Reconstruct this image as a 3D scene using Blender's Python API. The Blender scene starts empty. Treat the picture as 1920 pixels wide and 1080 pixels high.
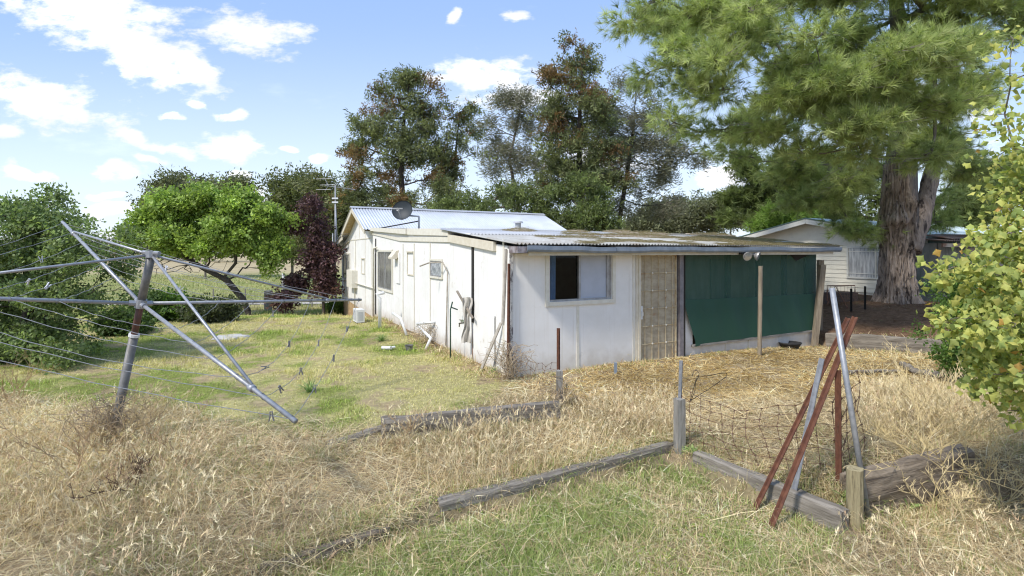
import bpy, math, random
import numpy as np
from mathutils import Vector, Matrix, Euler
from math import radians as rad, sin, cos, pi

# ---------------------------------------------------------------- camera, sky, sun, exposure
SC = bpy.context.scene
COL = SC.collection
F, CX, HY, H = 980.0, 960.0, 472.0, 2.15
cam_d = bpy.data.cameras.new("camera"); cam = bpy.data.objects.new("camera", cam_d); COL.objects.link(cam)
cam.location = (0, 0, H); cam.rotation_euler = (rad(90), 0, 0)
cam_d.sensor_width = 36.0; cam_d.lens = 36.0 * F / 1920.0
cam_d.shift_y = -(540.0 - HY) / 1920.0
cam_d.clip_start = 0.05; cam_d.clip_end = 5000
SC.camera = cam
SUN_EL = 50.0
sd = bpy.data.lights.new("sun", "SUN"); sun = bpy.data.objects.new("sun", sd); COL.objects.link(sun)
sd.energy = 2.6; sd.angle = rad(6.0); sd.color = (1.0, 0.955, 0.89)
AZ = rad(-133.0)
sdir = Vector((sin(AZ) * cos(rad(SUN_EL)), cos(AZ) * cos(rad(SUN_EL)), sin(rad(SUN_EL))))
sun.rotation_euler = sdir.to_track_quat('Z', 'Y').to_euler(); sun.location = (0, 0, 30)
SC.view_settings.view_transform = 'Standard'; SC.view_settings.look = 'None'
SC.view_settings.exposure = 0.7; SC.view_settings.gamma = 1.0
try:
    SC.cycles.filter_width = 1.15; SC.cycles.max_bounces = 6; SC.cycles.transparent_max_bounces = 12; SC.cycles.use_denoising = True; SC.cycles.use_adaptive_sampling = False
    SC.cycles.sample_clamp_indirect = 4
except Exception: pass

wd = bpy.data.worlds.new("World"); SC.world = wd; wd.use_nodes = True
wd.cycles.sampling_method = 'MANUAL'; wd.cycles.sample_map_resolution = 1024
nt = wd.node_tree; nt.nodes.clear()
def N(nt, t, **k):
    n = nt.nodes.new(t)
    for a, v in k.items(): setattr(n, a, v)
    return n
def link(nt, a, b): nt.links.new(a, b)
def math_(nt, op, a, b=None, c=None, clamp=False):
    n = N(nt, 'ShaderNodeMath', operation=op); n.use_clamp = clamp
    for i, v in enumerate((a, b, c)):
        if v is None: continue
        if isinstance(v, (int, float)): n.inputs[i].default_value = v
        else: link(nt, v, n.inputs[i])
    return n.outputs[0]
def maprange(nt, v, a, b, c=0.0, d=1.0, kind='SMOOTHSTEP'):
    n = N(nt, 'ShaderNodeMapRange', interpolation_type=kind)
    link(nt, v, n.inputs[0])
    for i, x in zip((1, 2, 3, 4), (a, b, c, d)): n.inputs[i].default_value = x
    return n.outputs[0]
def mixc(nt, f, a, b, bt='MIX'):
    n = N(nt, 'ShaderNodeMix', data_type='RGBA', blend_type=bt)
    if isinstance(f, (int, float)): n.inputs[0].default_value = f
    else: link(nt, f, n.inputs[0])
    for i, v in ((6, a), (7, b)):
        if isinstance(v, (tuple, list)): n.inputs[i].default_value = (*v[:3], 1)
        else: link(nt, v, n.inputs[i])
    return n.outputs[2]
def build_sky():
    out = N(nt, 'ShaderNodeOutputWorld'); bg = N(nt, 'ShaderNodeBackground'); link(nt, bg.outputs[0], out.inputs[0])
    sky = N(nt, 'ShaderNodeTexSky'); sky.sky_type = 'NISHITA'; sky.sun_disc = False
    sky.sun_elevation = rad(SUN_EL); sky.sun_rotation = AZ
    sky.air_density = 1.0; sky.dust_density = 1.6; sky.ozone_density = 2.0
    tc = N(nt, 'ShaderNodeTexCoord'); sx = N(nt, 'ShaderNodeSeparateXYZ'); link(nt, tc.outputs['Generated'], sx.inputs[0])
    ay = math_(nt, 'MAXIMUM', math_(nt, 'ABSOLUTE', sx.outputs[1]), 0.05)
    u = math_(nt, 'DIVIDE', sx.outputs[0], ay); w = math_(nt, 'DIVIDE', sx.outputs[2], ay)
    cv = N(nt, 'ShaderNodeCombineXYZ'); link(nt, u, cv.inputs[0]); link(nt, w, cv.inputs[1])
    # clouds: (px, py, rx, ry, tilt) measured in the sky, turned into directions
    CL = [(170,15,190,76,.25),(250,85,165,60,.5),(345,115,92,42,.6),(290,140,50,10,.1),(20,-5,60,18,0),(470,58,108,42,.15),
          (60,188,165,52,.2),(20,250,42,16,0),(235,262,60,16,.3),(320,282,75,12,.05),(440,272,62,30,.1),(425,210,38,12,0),
          (225,327,52,18,0),(40,325,62,18,.2),(275,303,40,9,0),(365,193,20,9,0),(320,218,20,10,0),
          (910,136,112,33,.03),(975,178,95,30,-.1),(595,293,26,9,0),(455,328,28,9,0),(532,280,18,6,0),(205,371,42,7,0),
          (490,372,50,30,0),(200,395,60,14,0),(585,345,40,14,0),(1355,335,45,34,-.5),(1300,395,90,26,0),(1120,300,120,40,0),
          (850,28,16,20,0),(965,40,26,12,0),(1240,470,300,30,0),(300,455,500,26,0),(1900,330,120,60,0),(1700,200,150,60,0)]
    wn = N(nt, 'ShaderNodeTexNoise'); wn.inputs['Scale'].default_value = 9; wn.inputs['Detail'].default_value = 3; link(nt, cv.outputs[0], wn.inputs[0])
    w1 = N(nt, 'ShaderNodeVectorMath', operation='SUBTRACT'); link(nt, wn.outputs['Color'], w1.inputs[0]); w1.inputs[1].default_value = (.5, .5, .5)
    w2 = N(nt, 'ShaderNodeVectorMath', operation='MULTIPLY_ADD'); link(nt, w1.outputs[0], w2.inputs[0]); w2.inputs[1].default_value = (.11, .055, 0); link(nt, cv.outputs[0], w2.inputs[2])
    cvw = w2.outputs[0]
    nz = N(nt, 'ShaderNodeTexNoise'); nz.inputs['Scale'].default_value = 20; nz.inputs['Detail'].default_value = 7; nz.inputs['Roughness'].default_value = .62
    mp = N(nt, 'ShaderNodeMapping'); mp.inputs['Scale'].default_value = (.8, 1.7, 1); link(nt, cv.outputs[0], mp.inputs[0]); link(nt, mp.outputs[0], nz.inputs[0])
    best = None
    for (px, py, rx, ry, t) in CL:
        m = N(nt, 'ShaderNodeMapping', vector_type='TEXTURE')
        m.inputs['Location'].default_value = ((px - CX) / F, (HY - py) / F, 0)
        m.inputs['Rotation'].default_value = (0, 0, -t)
        m.inputs['Scale'].default_value = (rx / F, ry / F, 1)
        link(nt, cvw, m.inputs[0])
        ln = N(nt, 'ShaderNodeVectorMath', operation='LENGTH'); link(nt, m.outputs[0], ln.inputs[0])
        v = ln.outputs['Value']
        best = v if best is None else math_(nt, 'MINIMUM', best, v)
    dens = math_(nt, 'ADD', math_(nt, 'SUBTRACT', 1.12, best), math_(nt, 'MULTIPLY', math_(nt, 'SUBTRACT', nz.outputs[0], .5), 2.9))
    cover = maprange(nt, dens, .02, .80)
    # thin wisps elsewhere
    n2 = N(nt, 'ShaderNodeTexNoise'); n2.inputs['Scale'].default_value = 3.2; n2.inputs['Detail'].default_value = 8; n2.inputs['Roughness'].default_value = .6
    m2 = N(nt, 'ShaderNodeMapping'); m2.inputs['Scale'].default_value = (.9, 2.6, 1); link(nt, cv.outputs[0], m2.inputs[0]); link(nt, m2.outputs[0], n2.inputs[0])
    wisp = maprange(nt, n2.outputs[0], .58, .80, 0, .3)
    low = maprange(nt, w, 0.0, .5, 0.0, 1.0)
    milk = mixc(nt, low, (4.7, 5.4, 6.3), (2.0, 3.0, 5.1))
    tint = mixc(nt, .78, sky.outputs[0], milk)          # pale milky air towards the horizon
    tint = mixc(nt, wisp, tint, (6.4, 6.9, 7.5))
    shade = maprange(nt, math_(nt, 'ADD', n2.outputs[0], math_(nt, 'MULTIPLY', nz.outputs[0], .5)), .60, .86)
    ccol = mixc(nt, shade, (7.0, 7.05, 7.2), (4.9, 5.0, 5.3))
    fin = mixc(nt, cover, tint, ccol)
    link(nt, fin, bg.inputs[0]); bg.inputs[1].default_value = 0.132
build_sky()
# ---------------------------------------------------------------- helpers
R = random.Random(7)
rng = np.random.default_rng(11)
def P(px, py, D): return Vector(((px - CX) / F * D, D, H - (py - HY) / F * D))
def G(px, py, z=0.0):
    D = F * (H - z) / (py - HY); return Vector(((px - CX) / F * D, D, z))
MATS = {}
def pmat(name, c1, c2=None, scale=6.0, rough=.8, metal=0.0, bump=.2, stretch=(1,1,1), lo=.35, hi=.65, c3=None, s3=2.0, l3=.55, h3=.7, bscale=None, bdist=.02, detail=6, spec=.5, splash=None):
    if name in MATS: return MATS[name]
    m = bpy.data.materials.new(name); m.use_nodes = True; t = m.node_tree; b = t.nodes['Principled BSDF']
    b.inputs['Roughness'].default_value = rough; b.inputs['Metallic'].default_value = metal
    b.inputs['Specular IOR Level'].default_value = spec
    tc = N(t, 'ShaderNodeTexCoord'); mp = N(t, 'ShaderNodeMapping'); mp.inputs['Scale'].default_value = stretch
    link(t, tc.outputs['Object'], mp.inputs[0])
    n = N(t, 'ShaderNodeTexNoise'); n.inputs['Scale'].default_value = scale; n.inputs['Detail'].default_value = detail; n.inputs['Roughness'].default_value = .65
    link(t, mp.outputs[0], n.inputs[0])
    col = mixc(t, maprange(t, n.outputs[0], lo, hi), c1, c2 or c1)
    if c3:
        n3 = N(t, 'ShaderNodeTexNoise'); n3.inputs['Scale'].default_value = s3; n3.inputs['Detail'].default_value = 8; n3.inputs['Roughness'].default_value = .7
        link(t, mp.outputs[0], n3.inputs[0])
        col = mixc(t, maprange(t, n3.outputs[0], l3, h3), col, c3)
    if splash:      # mud splashed up the foot of the wall, and thin run marks below joints
        sp = N(t, 'ShaderNodeSeparateXYZ'); link(t, tc.outputs['Object'], sp.inputs[0])
        ns = N(t, 'ShaderNodeTexNoise'); ns.inputs['Scale'].default_value = 5; ns.inputs['Detail'].default_value = 8; link(t, tc.outputs['Object'], ns.inputs[0])
        hgt = math_(t, 'SUBTRACT', sp.outputs[2], math_(t, 'MULTIPLY', ns.outputs[0], .55))
        col = mixc(t, maprange(t, hgt, .12, -.30, 0, .45), col, splash)
        ms = N(t, 'ShaderNodeMapping'); ms.inputs['Scale'].default_value = (11, 11, .35); link(t, tc.outputs['Object'], ms.inputs[0])
        nr = N(t, 'ShaderNodeTexNoise'); nr.inputs['Scale'].default_value = 1.6; nr.inputs['Detail'].default_value = 6; link(t, ms.outputs[0], nr.inputs[0])
        col = mixc(t, maprange(t, nr.outputs[0], .55, .75, 0, .22), col, tuple(c*1.25 for c in splash))
    link(t, col, b.inputs['Base Color'])
    if bump:
        nb = n
        if bscale:
            nb = N(t, 'ShaderNodeTexNoise'); nb.inputs['Scale'].default_value = bscale; nb.inputs['Detail'].default_value = 6; link(t, mp.outputs[0], nb.inputs[0])
        bp = N(t, 'ShaderNodeBump'); bp.inputs['Strength'].default_value = bump; bp.inputs['Distance'].default_value = bdist
        link(t, nb.outputs[0], bp.inputs['Height']); link(t, bp.outputs[0], b.inputs['Normal'])
    MATS[name] = m; return m
def leafmat(name, trans=.35, rough=.55):
    m = bpy.data.materials.new(name); m.use_nodes = True; t = m.node_tree; b = t.nodes['Principled BSDF']; o = t.nodes['Material Output']
    a = N(t, 'ShaderNodeAttribute'); a.attribute_name = 'tint'
    b.inputs['Roughness'].default_value = rough; b.inputs['Specular IOR Level'].default_value = .3
    link(t, a.outputs['Color'], b.inputs['Base Color'])
    tr = N(t, 'ShaderNodeBsdfTranslucent')
    tcol = mixc(t, 1.0, a.outputs['Color'], (1.25, 1.35, .75), 'MULTIPLY'); link(t, tcol, tr.inputs[0])
    mx = N(t, 'ShaderNodeMixShader'); mx.inputs[0].default_value = trans
    link(t, b.outputs[0], mx.inputs[1]); link(t, tr.outputs[0], mx.inputs[2]); link(t, mx.outputs[0], o.inputs[0])
    MATS[name] = m; return m

def smooth01(x): x = np.clip(x, 0, 1); return x * x * (3 - 2 * x)
class MB:
    def __init__(s): s.v = []; s.f = []
    def add(s, vs, fs):
        o = len(s.v); s.v += [tuple(v) for v in vs]; s.f += [tuple(i + o for i in f) for f in fs]; return s
    def box(s, x0, x1, y0, y1, z0, z1):
        return s.add([(x0,y0,z0),(x1,y0,z0),(x1,y1,z0),(x0,y1,z0),(x0,y0,z1),(x1,y0,z1),(x1,y1,z1),(x0,y1,z1)],
                     [(0,3,2,1),(4,5,6,7),(0,1,5,4),(1,2,6,5),(2,3,7,6),(3,0,4,7)])
    def prism(s, poly, a, b, axis):
        """extrude a 2-D outline between a and b along an axis (0: outline is y,z; 1: outline is x,z; 2: outline is x,y)"""
        def mk(p, h): return (h, p[0], p[1]) if axis == 0 else (p[0], h, p[1]) if axis == 1 else (p[0], p[1], h)
        n = len(poly); vs = [mk(p, a) for p in poly] + [mk(p, b) for p in poly]
        return s.add(vs, [tuple(range(n))[::-1], tuple(range(n, 2 * n))] + [(i, (i + 1) % n, n + (i + 1) % n, n + i) for i in range(n)])
    def tube(s, pts, r, seg=8, cap=True):
        pts = [Vector(p) for p in pts]; n = len(pts)
        rs = r if isinstance(r, (list, tuple)) else [r] * n
        up = None; rings = []
        for i, p in enumerate(pts):
            d = (pts[min(i + 1, n - 1)] - pts[max(i - 1, 0)]).normalized()
            if up is None: up = d.orthogonal().normalized()
            up = (up - d * up.dot(d))
            up = up.normalized() if up.length > 1e-6 else d.orthogonal().normalized()
            q = d.cross(up)
            rings.append([p + (up * cos(2*pi*k/seg) + q * sin(2*pi*k/seg)) * rs[i] for k in range(seg)])
        vs = [v for ring in rings for v in ring]; fs = []
        for i in range(n - 1):
            for k in range(seg):
                a = i * seg + k; b = i * seg + (k + 1) % seg
                fs.append((a, b, b + seg, a + seg))
        if cap: fs += [tuple(range(seg))[::-1], tuple(range((n-1)*seg, n*seg))]
        return s.add(vs, fs)
    def bar(s, p0, p1, w, h, up=(0,0,1)):
        """rectangular bar from p0 to p1, w across, h along up"""
        p0, p1 = Vector(p0), Vector(p1); d = (p1 - p0).normalized(); up = Vector(up)
        q = d.cross(up).normalized(); u2 = q.cross(d).normalized()
        c = [(-w/2, -h/2), (w/2, -h/2), (w/2, h/2), (-w/2, h/2)]
        vs = [p0 + q*a + u2*b for a, b in c] + [p1 + q*a + u2*b for a, b in c]
        return s.add(vs, [(0,1,2,3),(7,6,5,4),(0,4,5,1),(1,5,6,2),(2,6,7,3),(3,7,4,0)])
    def build(s, name, mat, parent=None, world=False, origin=None, smooth=False):
        V = [Vector(v) for v in s.v]
        me = bpy.data.meshes.new(name); o = bpy.data.objects.new(name, me); COL.objects.link(o)
        if parent is not None:
            if world:
                mi = WM[parent.name].inverted(); V = [mi @ v for v in V]
            o.parent = parent; WM[o.name] = WM[parent.name]
        elif origin is not None:
            og = Vector(origin); V = [v - og for v in V]; o.location = og; WM[o.name] = Matrix.Translation(og)
        else: WM[o.name] = Matrix()
        me.from_pydata([tuple(v) for v in V], [], s.f); me.update()
        if mat: me.materials.append(mat)
        if smooth:
            me.polygons.foreach_set('use_smooth', [True] * len(me.polygons))
        return o
WM = {}
def tag(o, label=None, cat=None, group=None, kind=None):
    if label: o['label'] = label
    if cat: o['category'] = cat
    if group: o['group'] = group
    if kind: o['kind'] = kind
    return o
def empty(name, loc, rz=0.0, label=None, cat=None, group=None):
    o = bpy.data.objects.new(name, None); COL.objects.link(o); o.empty_display_size = .2
    o.location = loc; o.rotation_euler = (0, 0, rz)
    WM[o.name] = Matrix.Translation(Vector(loc)) @ Matrix.Rotation(rz, 4, 'Z')
    return tag(o, label, cat, group)
def npmesh(name, V, Fc, mat, tint=None, parent=None, origin=None, smooth=False, world=True):
    """big mesh from numpy arrays; Fc is (n,3) or (n,4)"""
    V = np.asarray(V, np.float32); Fc = np.asarray(Fc, np.int32); k = Fc.shape[1]
    if parent is not None and world:
        V = V - np.array(WM[parent.name].translation, np.float32)
    if origin is not None: V = V - np.array(origin, np.float32)
    me = bpy.data.meshes.new(name)
    me.vertices.add(len(V)); me.vertices.foreach_set('co', V.ravel())
    me.loops.add(Fc.size); me.loops.foreach_set('vertex_index', Fc.ravel())
    me.polygons.add(len(Fc)); me.polygons.foreach_set('loop_start', np.arange(len(Fc), dtype=np.int32) * k)
    me.update(calc_edges=True)
    if smooth: me.polygons.foreach_set('use_smooth', np.ones(len(Fc), bool))
    if tint is not None:
        a = me.attributes.new('tint', 'FLOAT_COLOR', 'POINT')
        c = np.ones((len(V), 4), np.float32); c[:, :3] = tint; a.data.foreach_set('color', c.ravel())
    me.materials.append(mat)
    o = bpy.data.objects.new(name, me); COL.objects.link(o)
    if parent is not None: o.parent = parent; WM[o.name] = WM[parent.name]
    elif origin is not None: o.location = origin; WM[o.name] = Matrix.Translation(Vector(origin))
    else: WM[o.name] = Matrix()
    return o
# smooth value noise in numpy for terrain, masks
_perm = np.random.default_rng(5).random((256, 256))
def vnoise(x, y, s=1.0):
    x = np.asarray(x, float) * s + 1000.3; y = np.asarray(y, float) * s + 1000.7
    xi = np.floor(x).astype(int); yi = np.floor(y).astype(int); fx = x - xi; fy = y - yi
    fx = fx*fx*(3-2*fx); fy = fy*fy*(3-2*fy)
    g = lambda a, b: _perm[a % 256, b % 256]
    return (g(xi,yi)*(1-fx)+g(xi+1,yi)*fx)*(1-fy)+(g(xi,yi+1)*(1-fx)+g(xi+1,yi+1)*fx)*fy
def fbm(x, y, s=1.0, o=4):
    t = 0; a = .5; n = 0
    for i in range(o): t = t + a*vnoise(x + 17.1*i, y - 9.3*i, s); n += a; a *= .5; s *= 2.1
    return t / n
# ---------------------------------------------------------------- terrain
TH = math.atan2(505.0, 980.0)                     # the house stands turned by about 27 degrees
U = Vector((cos(TH), sin(TH), 0)); Vd = Vector((-sin(TH), cos(TH), 0))
A0 = Vector((-0.03, 8.93, 0.0))                   # near corner of the house
LOWP = [tuple(G(815,950)[:2]), tuple(G(1262,842)[:2]), (G(1400,900)[0], G(1400,900)[1]), tuple(G(1588,955)[:2]), (3.6, 4.75), (6, 4.6), (6, 0), (-6, 0), (-4.2, 1.5)]
def polydist(x, y, poly):
    x = np.asarray(x, float); y = np.asarray(y, float)
    inside = np.zeros(x.shape, bool); dmin = np.full(x.shape, 1e9)
    n = len(poly)
    for i in range(n):
        x1, y1 = poly[i]; x2, y2 = poly[(i+1) % n]
        c = ((y1 > y) != (y2 > y)) & (x < (x2-x1)*(y-y1)/((y2-y1) if y2 != y1 else 1e-9)+x1)
        inside ^= c
        dx, dy = x2-x1, y2-y1; t = np.clip(((x-x1)*dx+(y-y1)*dy)/(dx*dx+dy*dy), 0, 1)
        dmin = np.minimum(dmin, np.hypot(x-x1-t*dx, y-y1-t*dy))
    return np.where(inside, -dmin, dmin)
def hz(x, y):
    """ground height"""
    x = np.asarray(x, float); y = np.asarray(y, float)
    z = -.75*smooth01((y-16)/9)*smooth01((4-x)/4) - .25*smooth01((y-25)/12)*smooth01((6-x)/5)
    d = polydist(x, y, LOWP)
    z = z - .15*smooth01(.5 - d/.16)
    # bank behind the long retaining sleeper, under the big pine
    s = (x-7.6)*.763 + (y-12.72)*.649
    hs = (x-A0.x)*cos(TH) + (y-A0.y)*sin(TH)
    z = z - .15*np.exp(-((x-7.3)**2+(y-12.2)**2)/2.2)
    up = smooth01((s-.02)/.10)*smooth01((hs-8.45)/.25)
    z = z + up*(.27 + .45*smooth01(s/3.4))
    # right side bed is heaped up behind the old timbers
    z = z + .2*smooth01((x-2.2)/1.2)*smooth01((d-.02)/.25)*smooth01((8.5-y)/2.5)
    z = z + .05*(fbm(x, y, .8)-.5)*smooth01(y/3)
    return z
def hz1(x, y): return float(hz(np.array([x]), np.array([y]))[0])
_DD = np.concatenate([np.arange(1.5, 30, .02), np.arange(30, 400, .2)])
def GT(px, py):
    """the point of the real terrain seen at a pixel"""
    k = (px-CX)/F; m = (py-HY)/F
    z = hz(k*_DD, _DD); i = int(np.argmax(H - m*_DD <= z)); D = float(_DD[i])
    return Vector((k*D, D, float(z[i])))
def seg_axis(lo, hi, fine, lim, grow=1.09):
    a = [0.0]
    st = fine
    while a[-1] < hi:
        if a[-1] > lim: st *= grow
        a.append(a[-1]+st)
    b = [0.0]; st = fine
    while b[-1] > lo:
        if -b[-1] > lim: st *= grow
        b.append(b[-1]-st)
    return np.array(b[:0:-1]+a)
# masks (world positions)
POLY_LITTER = [(7.6,12.75),(9.3,10.75),(13,6.5),(22,12),(24,34),(3,30),(5.5,20)]
LINE_LAWN = [(-14,9.0),(-6.0,7.1),(-4.0,6.6),(-2.3,6.2),(-1.0,6.5),(-.25,7.3),(-.1,8.9),(-8.3,25),(-14,34),(-40,34),(-40,10)]
GREEN_NEAR = [tuple(G(700,985)[:2]), tuple(G(880,950)[:2]), tuple(G(1262,845)[:2]), tuple(G(1430,905)[:2]), tuple(G(1560,975)[:2]), (1.6,3.3),(1.6,1),(-2.6,1),(-1.9,3.4)]
def masks(x, y):
    n = fbm(x, y, .9, 5); n2 = fbm(x+40, y, 2.6, 4)
    lawn = smooth01(.5 - (polydist(x, y, LINE_LAWN) + (n-.5)*1.6)/.8)
    near = smooth01(.5 - (polydist(x, y, GREEN_NEAR) + (n-.5)*1.2)/.7)
    litter = smooth01(.5 - polydist(x, y, POLY_LITTER)/.25)
    far = smooth01((y-29)/6)*smooth01((3-x)/3)
    return lawn, near, litter, far, n, n2
def ground_color(x, y):
    lawn, near, litter, far, n, n2 = masks(x, y)
    c = lambda *a: np.array(a)[None, :]
    k = lambda a: a[:, None]
    straw = c(.36,.285,.18)*(1-k(n2)) + c(.18,.135,.085)*k(n2)
    g = smooth01((n-.44)/.16)
    lawnc = c(.20,.22,.06)*k(g) + c(.37,.33,.15)*k(1-g)
    bare = smooth01((n2-.60)/.1)*.7
    lawnc = lawnc*(1-k(bare)) + c(.34,.25,.16)*k(bare)
    nearc = c(.15,.15,.055)*k(g) + c(.25,.205,.11)*k(1-g)
    lit = c(.13,.078,.045)*(1-k(n2)) + c(.20,.125,.078)*k(n2)
    farc = c(.30,.30,.11)*k(1-g) + c(.24,.27,.09)*k(g)
    f2 = smooth01((y-60)/30)
    farc = farc*(1-k(f2)) + c(.42,.34,.20)*k(f2)
    col = straw
    col = col*(1-k(lawn)) + lawnc*k(lawn)
    col = col*(1-k(near)) + nearc*k(near)
    col = col*(1-k(litter)) + lit*k(litter)
    col = col*(1-k(far)) + farc*k(far)
    # worn dirt along the left wall of the house
    s = (x-A0.x)*(-cos(TH)) + (y-A0.y)*(-sin(TH)); t = (x-A0.x)*(-sin(TH)) + (y-A0.y)*cos(TH)
    w = smooth01(1-s/ (.5+.5*n))*(s > -.3)*(t > -.2)*(t < 18)
    col = col*(1-k(w)*.8) + c(.26,.17,.10)*k(w)*.8
    return col
def build_ground():
    xs = seg_axis(-900, 900, .09, 9); ys = seg_axis(-40, 1500, .09, 14) 
    X, Y = np.meshgrid(xs, ys); x = X.ravel(); y = Y.ravel(); z = hz(x, y)
    nx, ny = len(xs), len(ys)
    i = np.arange((nx-1)*(ny-1)); r = i//(nx-1); c = i % (nx-1); a = r*nx+c
    Fc = np.stack([a, a+1, a+1+nx, a+nx], 1)
    m = bpy.data.materials.new('ground_soil'); m.use_nodes = True; t = m.node_tree; b = t.nodes['Principled BSDF']
    b.inputs['Roughness'].default_value = .95; b.inputs['Specular IOR Level'].default_value = .1
    at = N(t, 'ShaderNodeAttribute'); at.attribute_name = 'tint'
    geo = N(t, 'ShaderNodeNewGeometry')
    n1 = N(t, 'ShaderNodeTexNoise'); n1.inputs['Scale'].default_value = 9; n1.inputs['Detail'].default_value = 9; n1.inputs['Roughness'].default_value = .75; link(t, geo.outputs['Position'], n1.inputs[0])
    n2 = N(t, 'ShaderNodeTexNoise'); n2.inputs['Scale'].default_value = .35; n2.inputs['Detail'].default_value = 5; link(t, geo.outputs['Position'], n2.inputs[0])
    f = math_(t, 'MULTIPLY', maprange(t, n1.outputs[0], .3, .7, .55, 1.4, 'LINEAR'), maprange(t, n2.outputs[0], .35, .65, .85, 1.12, 'LINEAR'))
    vm = N(t, 'ShaderNodeVectorMath', operation='SCALE'); link(t, at.outputs['Color'], vm.inputs[0]); link(t, f, vm.inputs['Scale'])
    link(t, vm.outputs[0], b.inputs['Base Color'])
    bp = N(t, 'ShaderNodeBump'); bp.inputs['Strength'].default_value = .7; bp.inputs['Distance'].default_value = .04; link(t, n1.outputs[0], bp.inputs['Height']); link(t, bp.outputs[0], b.inputs['Normal'])
    g = npmesh('ground', np.stack([x, y, z], 1), Fc, m, ground_color(x, y), smooth=True)
    tag(g, kind='structure')
    # pale gravel drive crossing behind the yard
    dr = MB(); pts = []
    for i in range(41):
        xx = -34 + i*.85; pts.append((xx, 31.0 + .06*xx))
    V = []; Fs = []
    for i, (xx, yy) in enumerate(pts):
        for dy in (-.9, .9): V.append((xx, yy+dy, hz1(xx, yy+dy)+.03))
    for i in range(len(pts)-1): Fs.append((2*i, 2*i+2, 2*i+3, 2*i+1))
    dr.add(V, Fs); d = dr.build('driveway', pmat('pale_gravel', (.50,.47,.42), (.38,.34,.29), 3, .95, bump=.3)); tag(d, kind='structure')
build_ground()
# ---------------------------------------------------------------- the fibro house (local frame: x along the front wall, y back along the left wall)
def Sx(px, off=0.0):
    """local x on the plane y=off seen at a pixel column"""
    k = (px-CX)/F; ox = A0.x+Vd.x*off; oy = A0.y+Vd.y*off
    return (k*oy-ox)/(U.x-k*U.y)
def zF(px, py, off=0.0):
    s = Sx(px, off); D = A0.y+Vd.y*off+U.y*s; return H-(py-HY)/F*D
def Ty(px):
    k = (px-CX)/F; return (k*A0.y-A0.x)/(Vd.x-k*Vd.y)
def zL(px, py):
    D = A0.y+Vd.y*Ty(px); return H-(py-HY)/F*D
def HL(s, t, z=0):   # house local -> world
    return A0 + U*s + Vd*t + Vector((0,0,z))
M_fibro = pmat('painted_fibro_sheet', (.80,.79,.765), (.74,.725,.69), 1.6, .75, bump=.06, bscale=40, bdist=.004, c3=(.52,.46,.37), s3=3.0, l3=.57, h3=.80, splash=(.36,.29,.21))
M_fibro_old = pmat('painted_fibro_front', (.82,.80,.765), (.77,.745,.70), 1.8, .7, bump=.06, bscale=30, bdist=.004, c3=(.50,.46,.38), s3=2.2, l3=.60, h3=.82, splash=(.38,.32,.24))
M_cream = pmat('weathered_cream_paint', (.66,.61,.50), (.60,.54,.42), 7, .65, bump=.15, c3=(.36,.28,.19), s3=5, l3=.60, h3=.78)
M_ctrim = pmat('cream_trim_clean', (.72,.69,.60), (.66,.62,.52), 9, .6, bump=.1, c3=(.42,.36,.27), s3=7, l3=.64, h3=.8)
M_dgap = pmat('dark_gap', (.02,.018,.015), None, 8, .9, bump=0)
M_zinc = pmat('galvanised_sheet', (.40,.41,.43), (.48,.49,.51), 1.3, .42, metal=.15, bump=.05, c3=(.36,.30,.25), s3=1.2, l3=.66, h3=.85)
M_fibroroof = pmat('old_cement_roof_sheet', (.46,.455,.43), (.34,.33,.30), 1.5, .8, bump=.2, c3=(.25,.20,.15), s3=2.2, l3=.52, h3=.7)
M_gutter = pmat('blue_grey_gutter', (.17,.21,.26), (.24,.28,.33), 5, .5, bump=.1, c3=(.33,.32,.30), s3=4, l3=.6, h3=.8)
M_glassd = pmat('dark_window_glass', (.012,.015,.016), (.03,.035,.035), 3, .06, bump=0, spec=.8)
M_rust = pmat('rusty_steel', (.10,.038,.022), (.17,.070,.038), 14, .85, bump=.35, bdist=.006, c3=(.06,.03,.025), s3=6, l3=.55, h3=.7)
M_galv = pmat('dull_galvanised_tube', (.27,.28,.30), (.37,.38,.40), 18, .45, metal=.35, bump=.08, bdist=.003, c3=(.28,.27,.26), s3=9, l3=.6, h3=.8)
M_pvc = pmat('white_pvc', (.75,.75,.74), (.66,.66,.64), 5, .4, bump=0)
M_alu = pmat('aged_aluminium', (.40,.40,.40), (.30,.29,.28), 9, .45, metal=.4, bump=.05)
M_brick = pmat('sandy_footing', (.46,.33,.17), (.34,.22,.11), 6, .9, bump=.4, c3=(.2,.16,.1), s3=3)
M_grime = pmat('rust_stained_flyscreen', (.46,.40,.29), (.36,.30,.21), 5, .9, bump=.2, stretch=(1,1,2), c3=(.32,.18,.08), s3=3.0, l3=.54, h3=.74)
M_cloth = pmat('rag_cloth', (.55,.52,.47), (.45,.42,.37), 8, .95, bump=.3)

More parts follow.
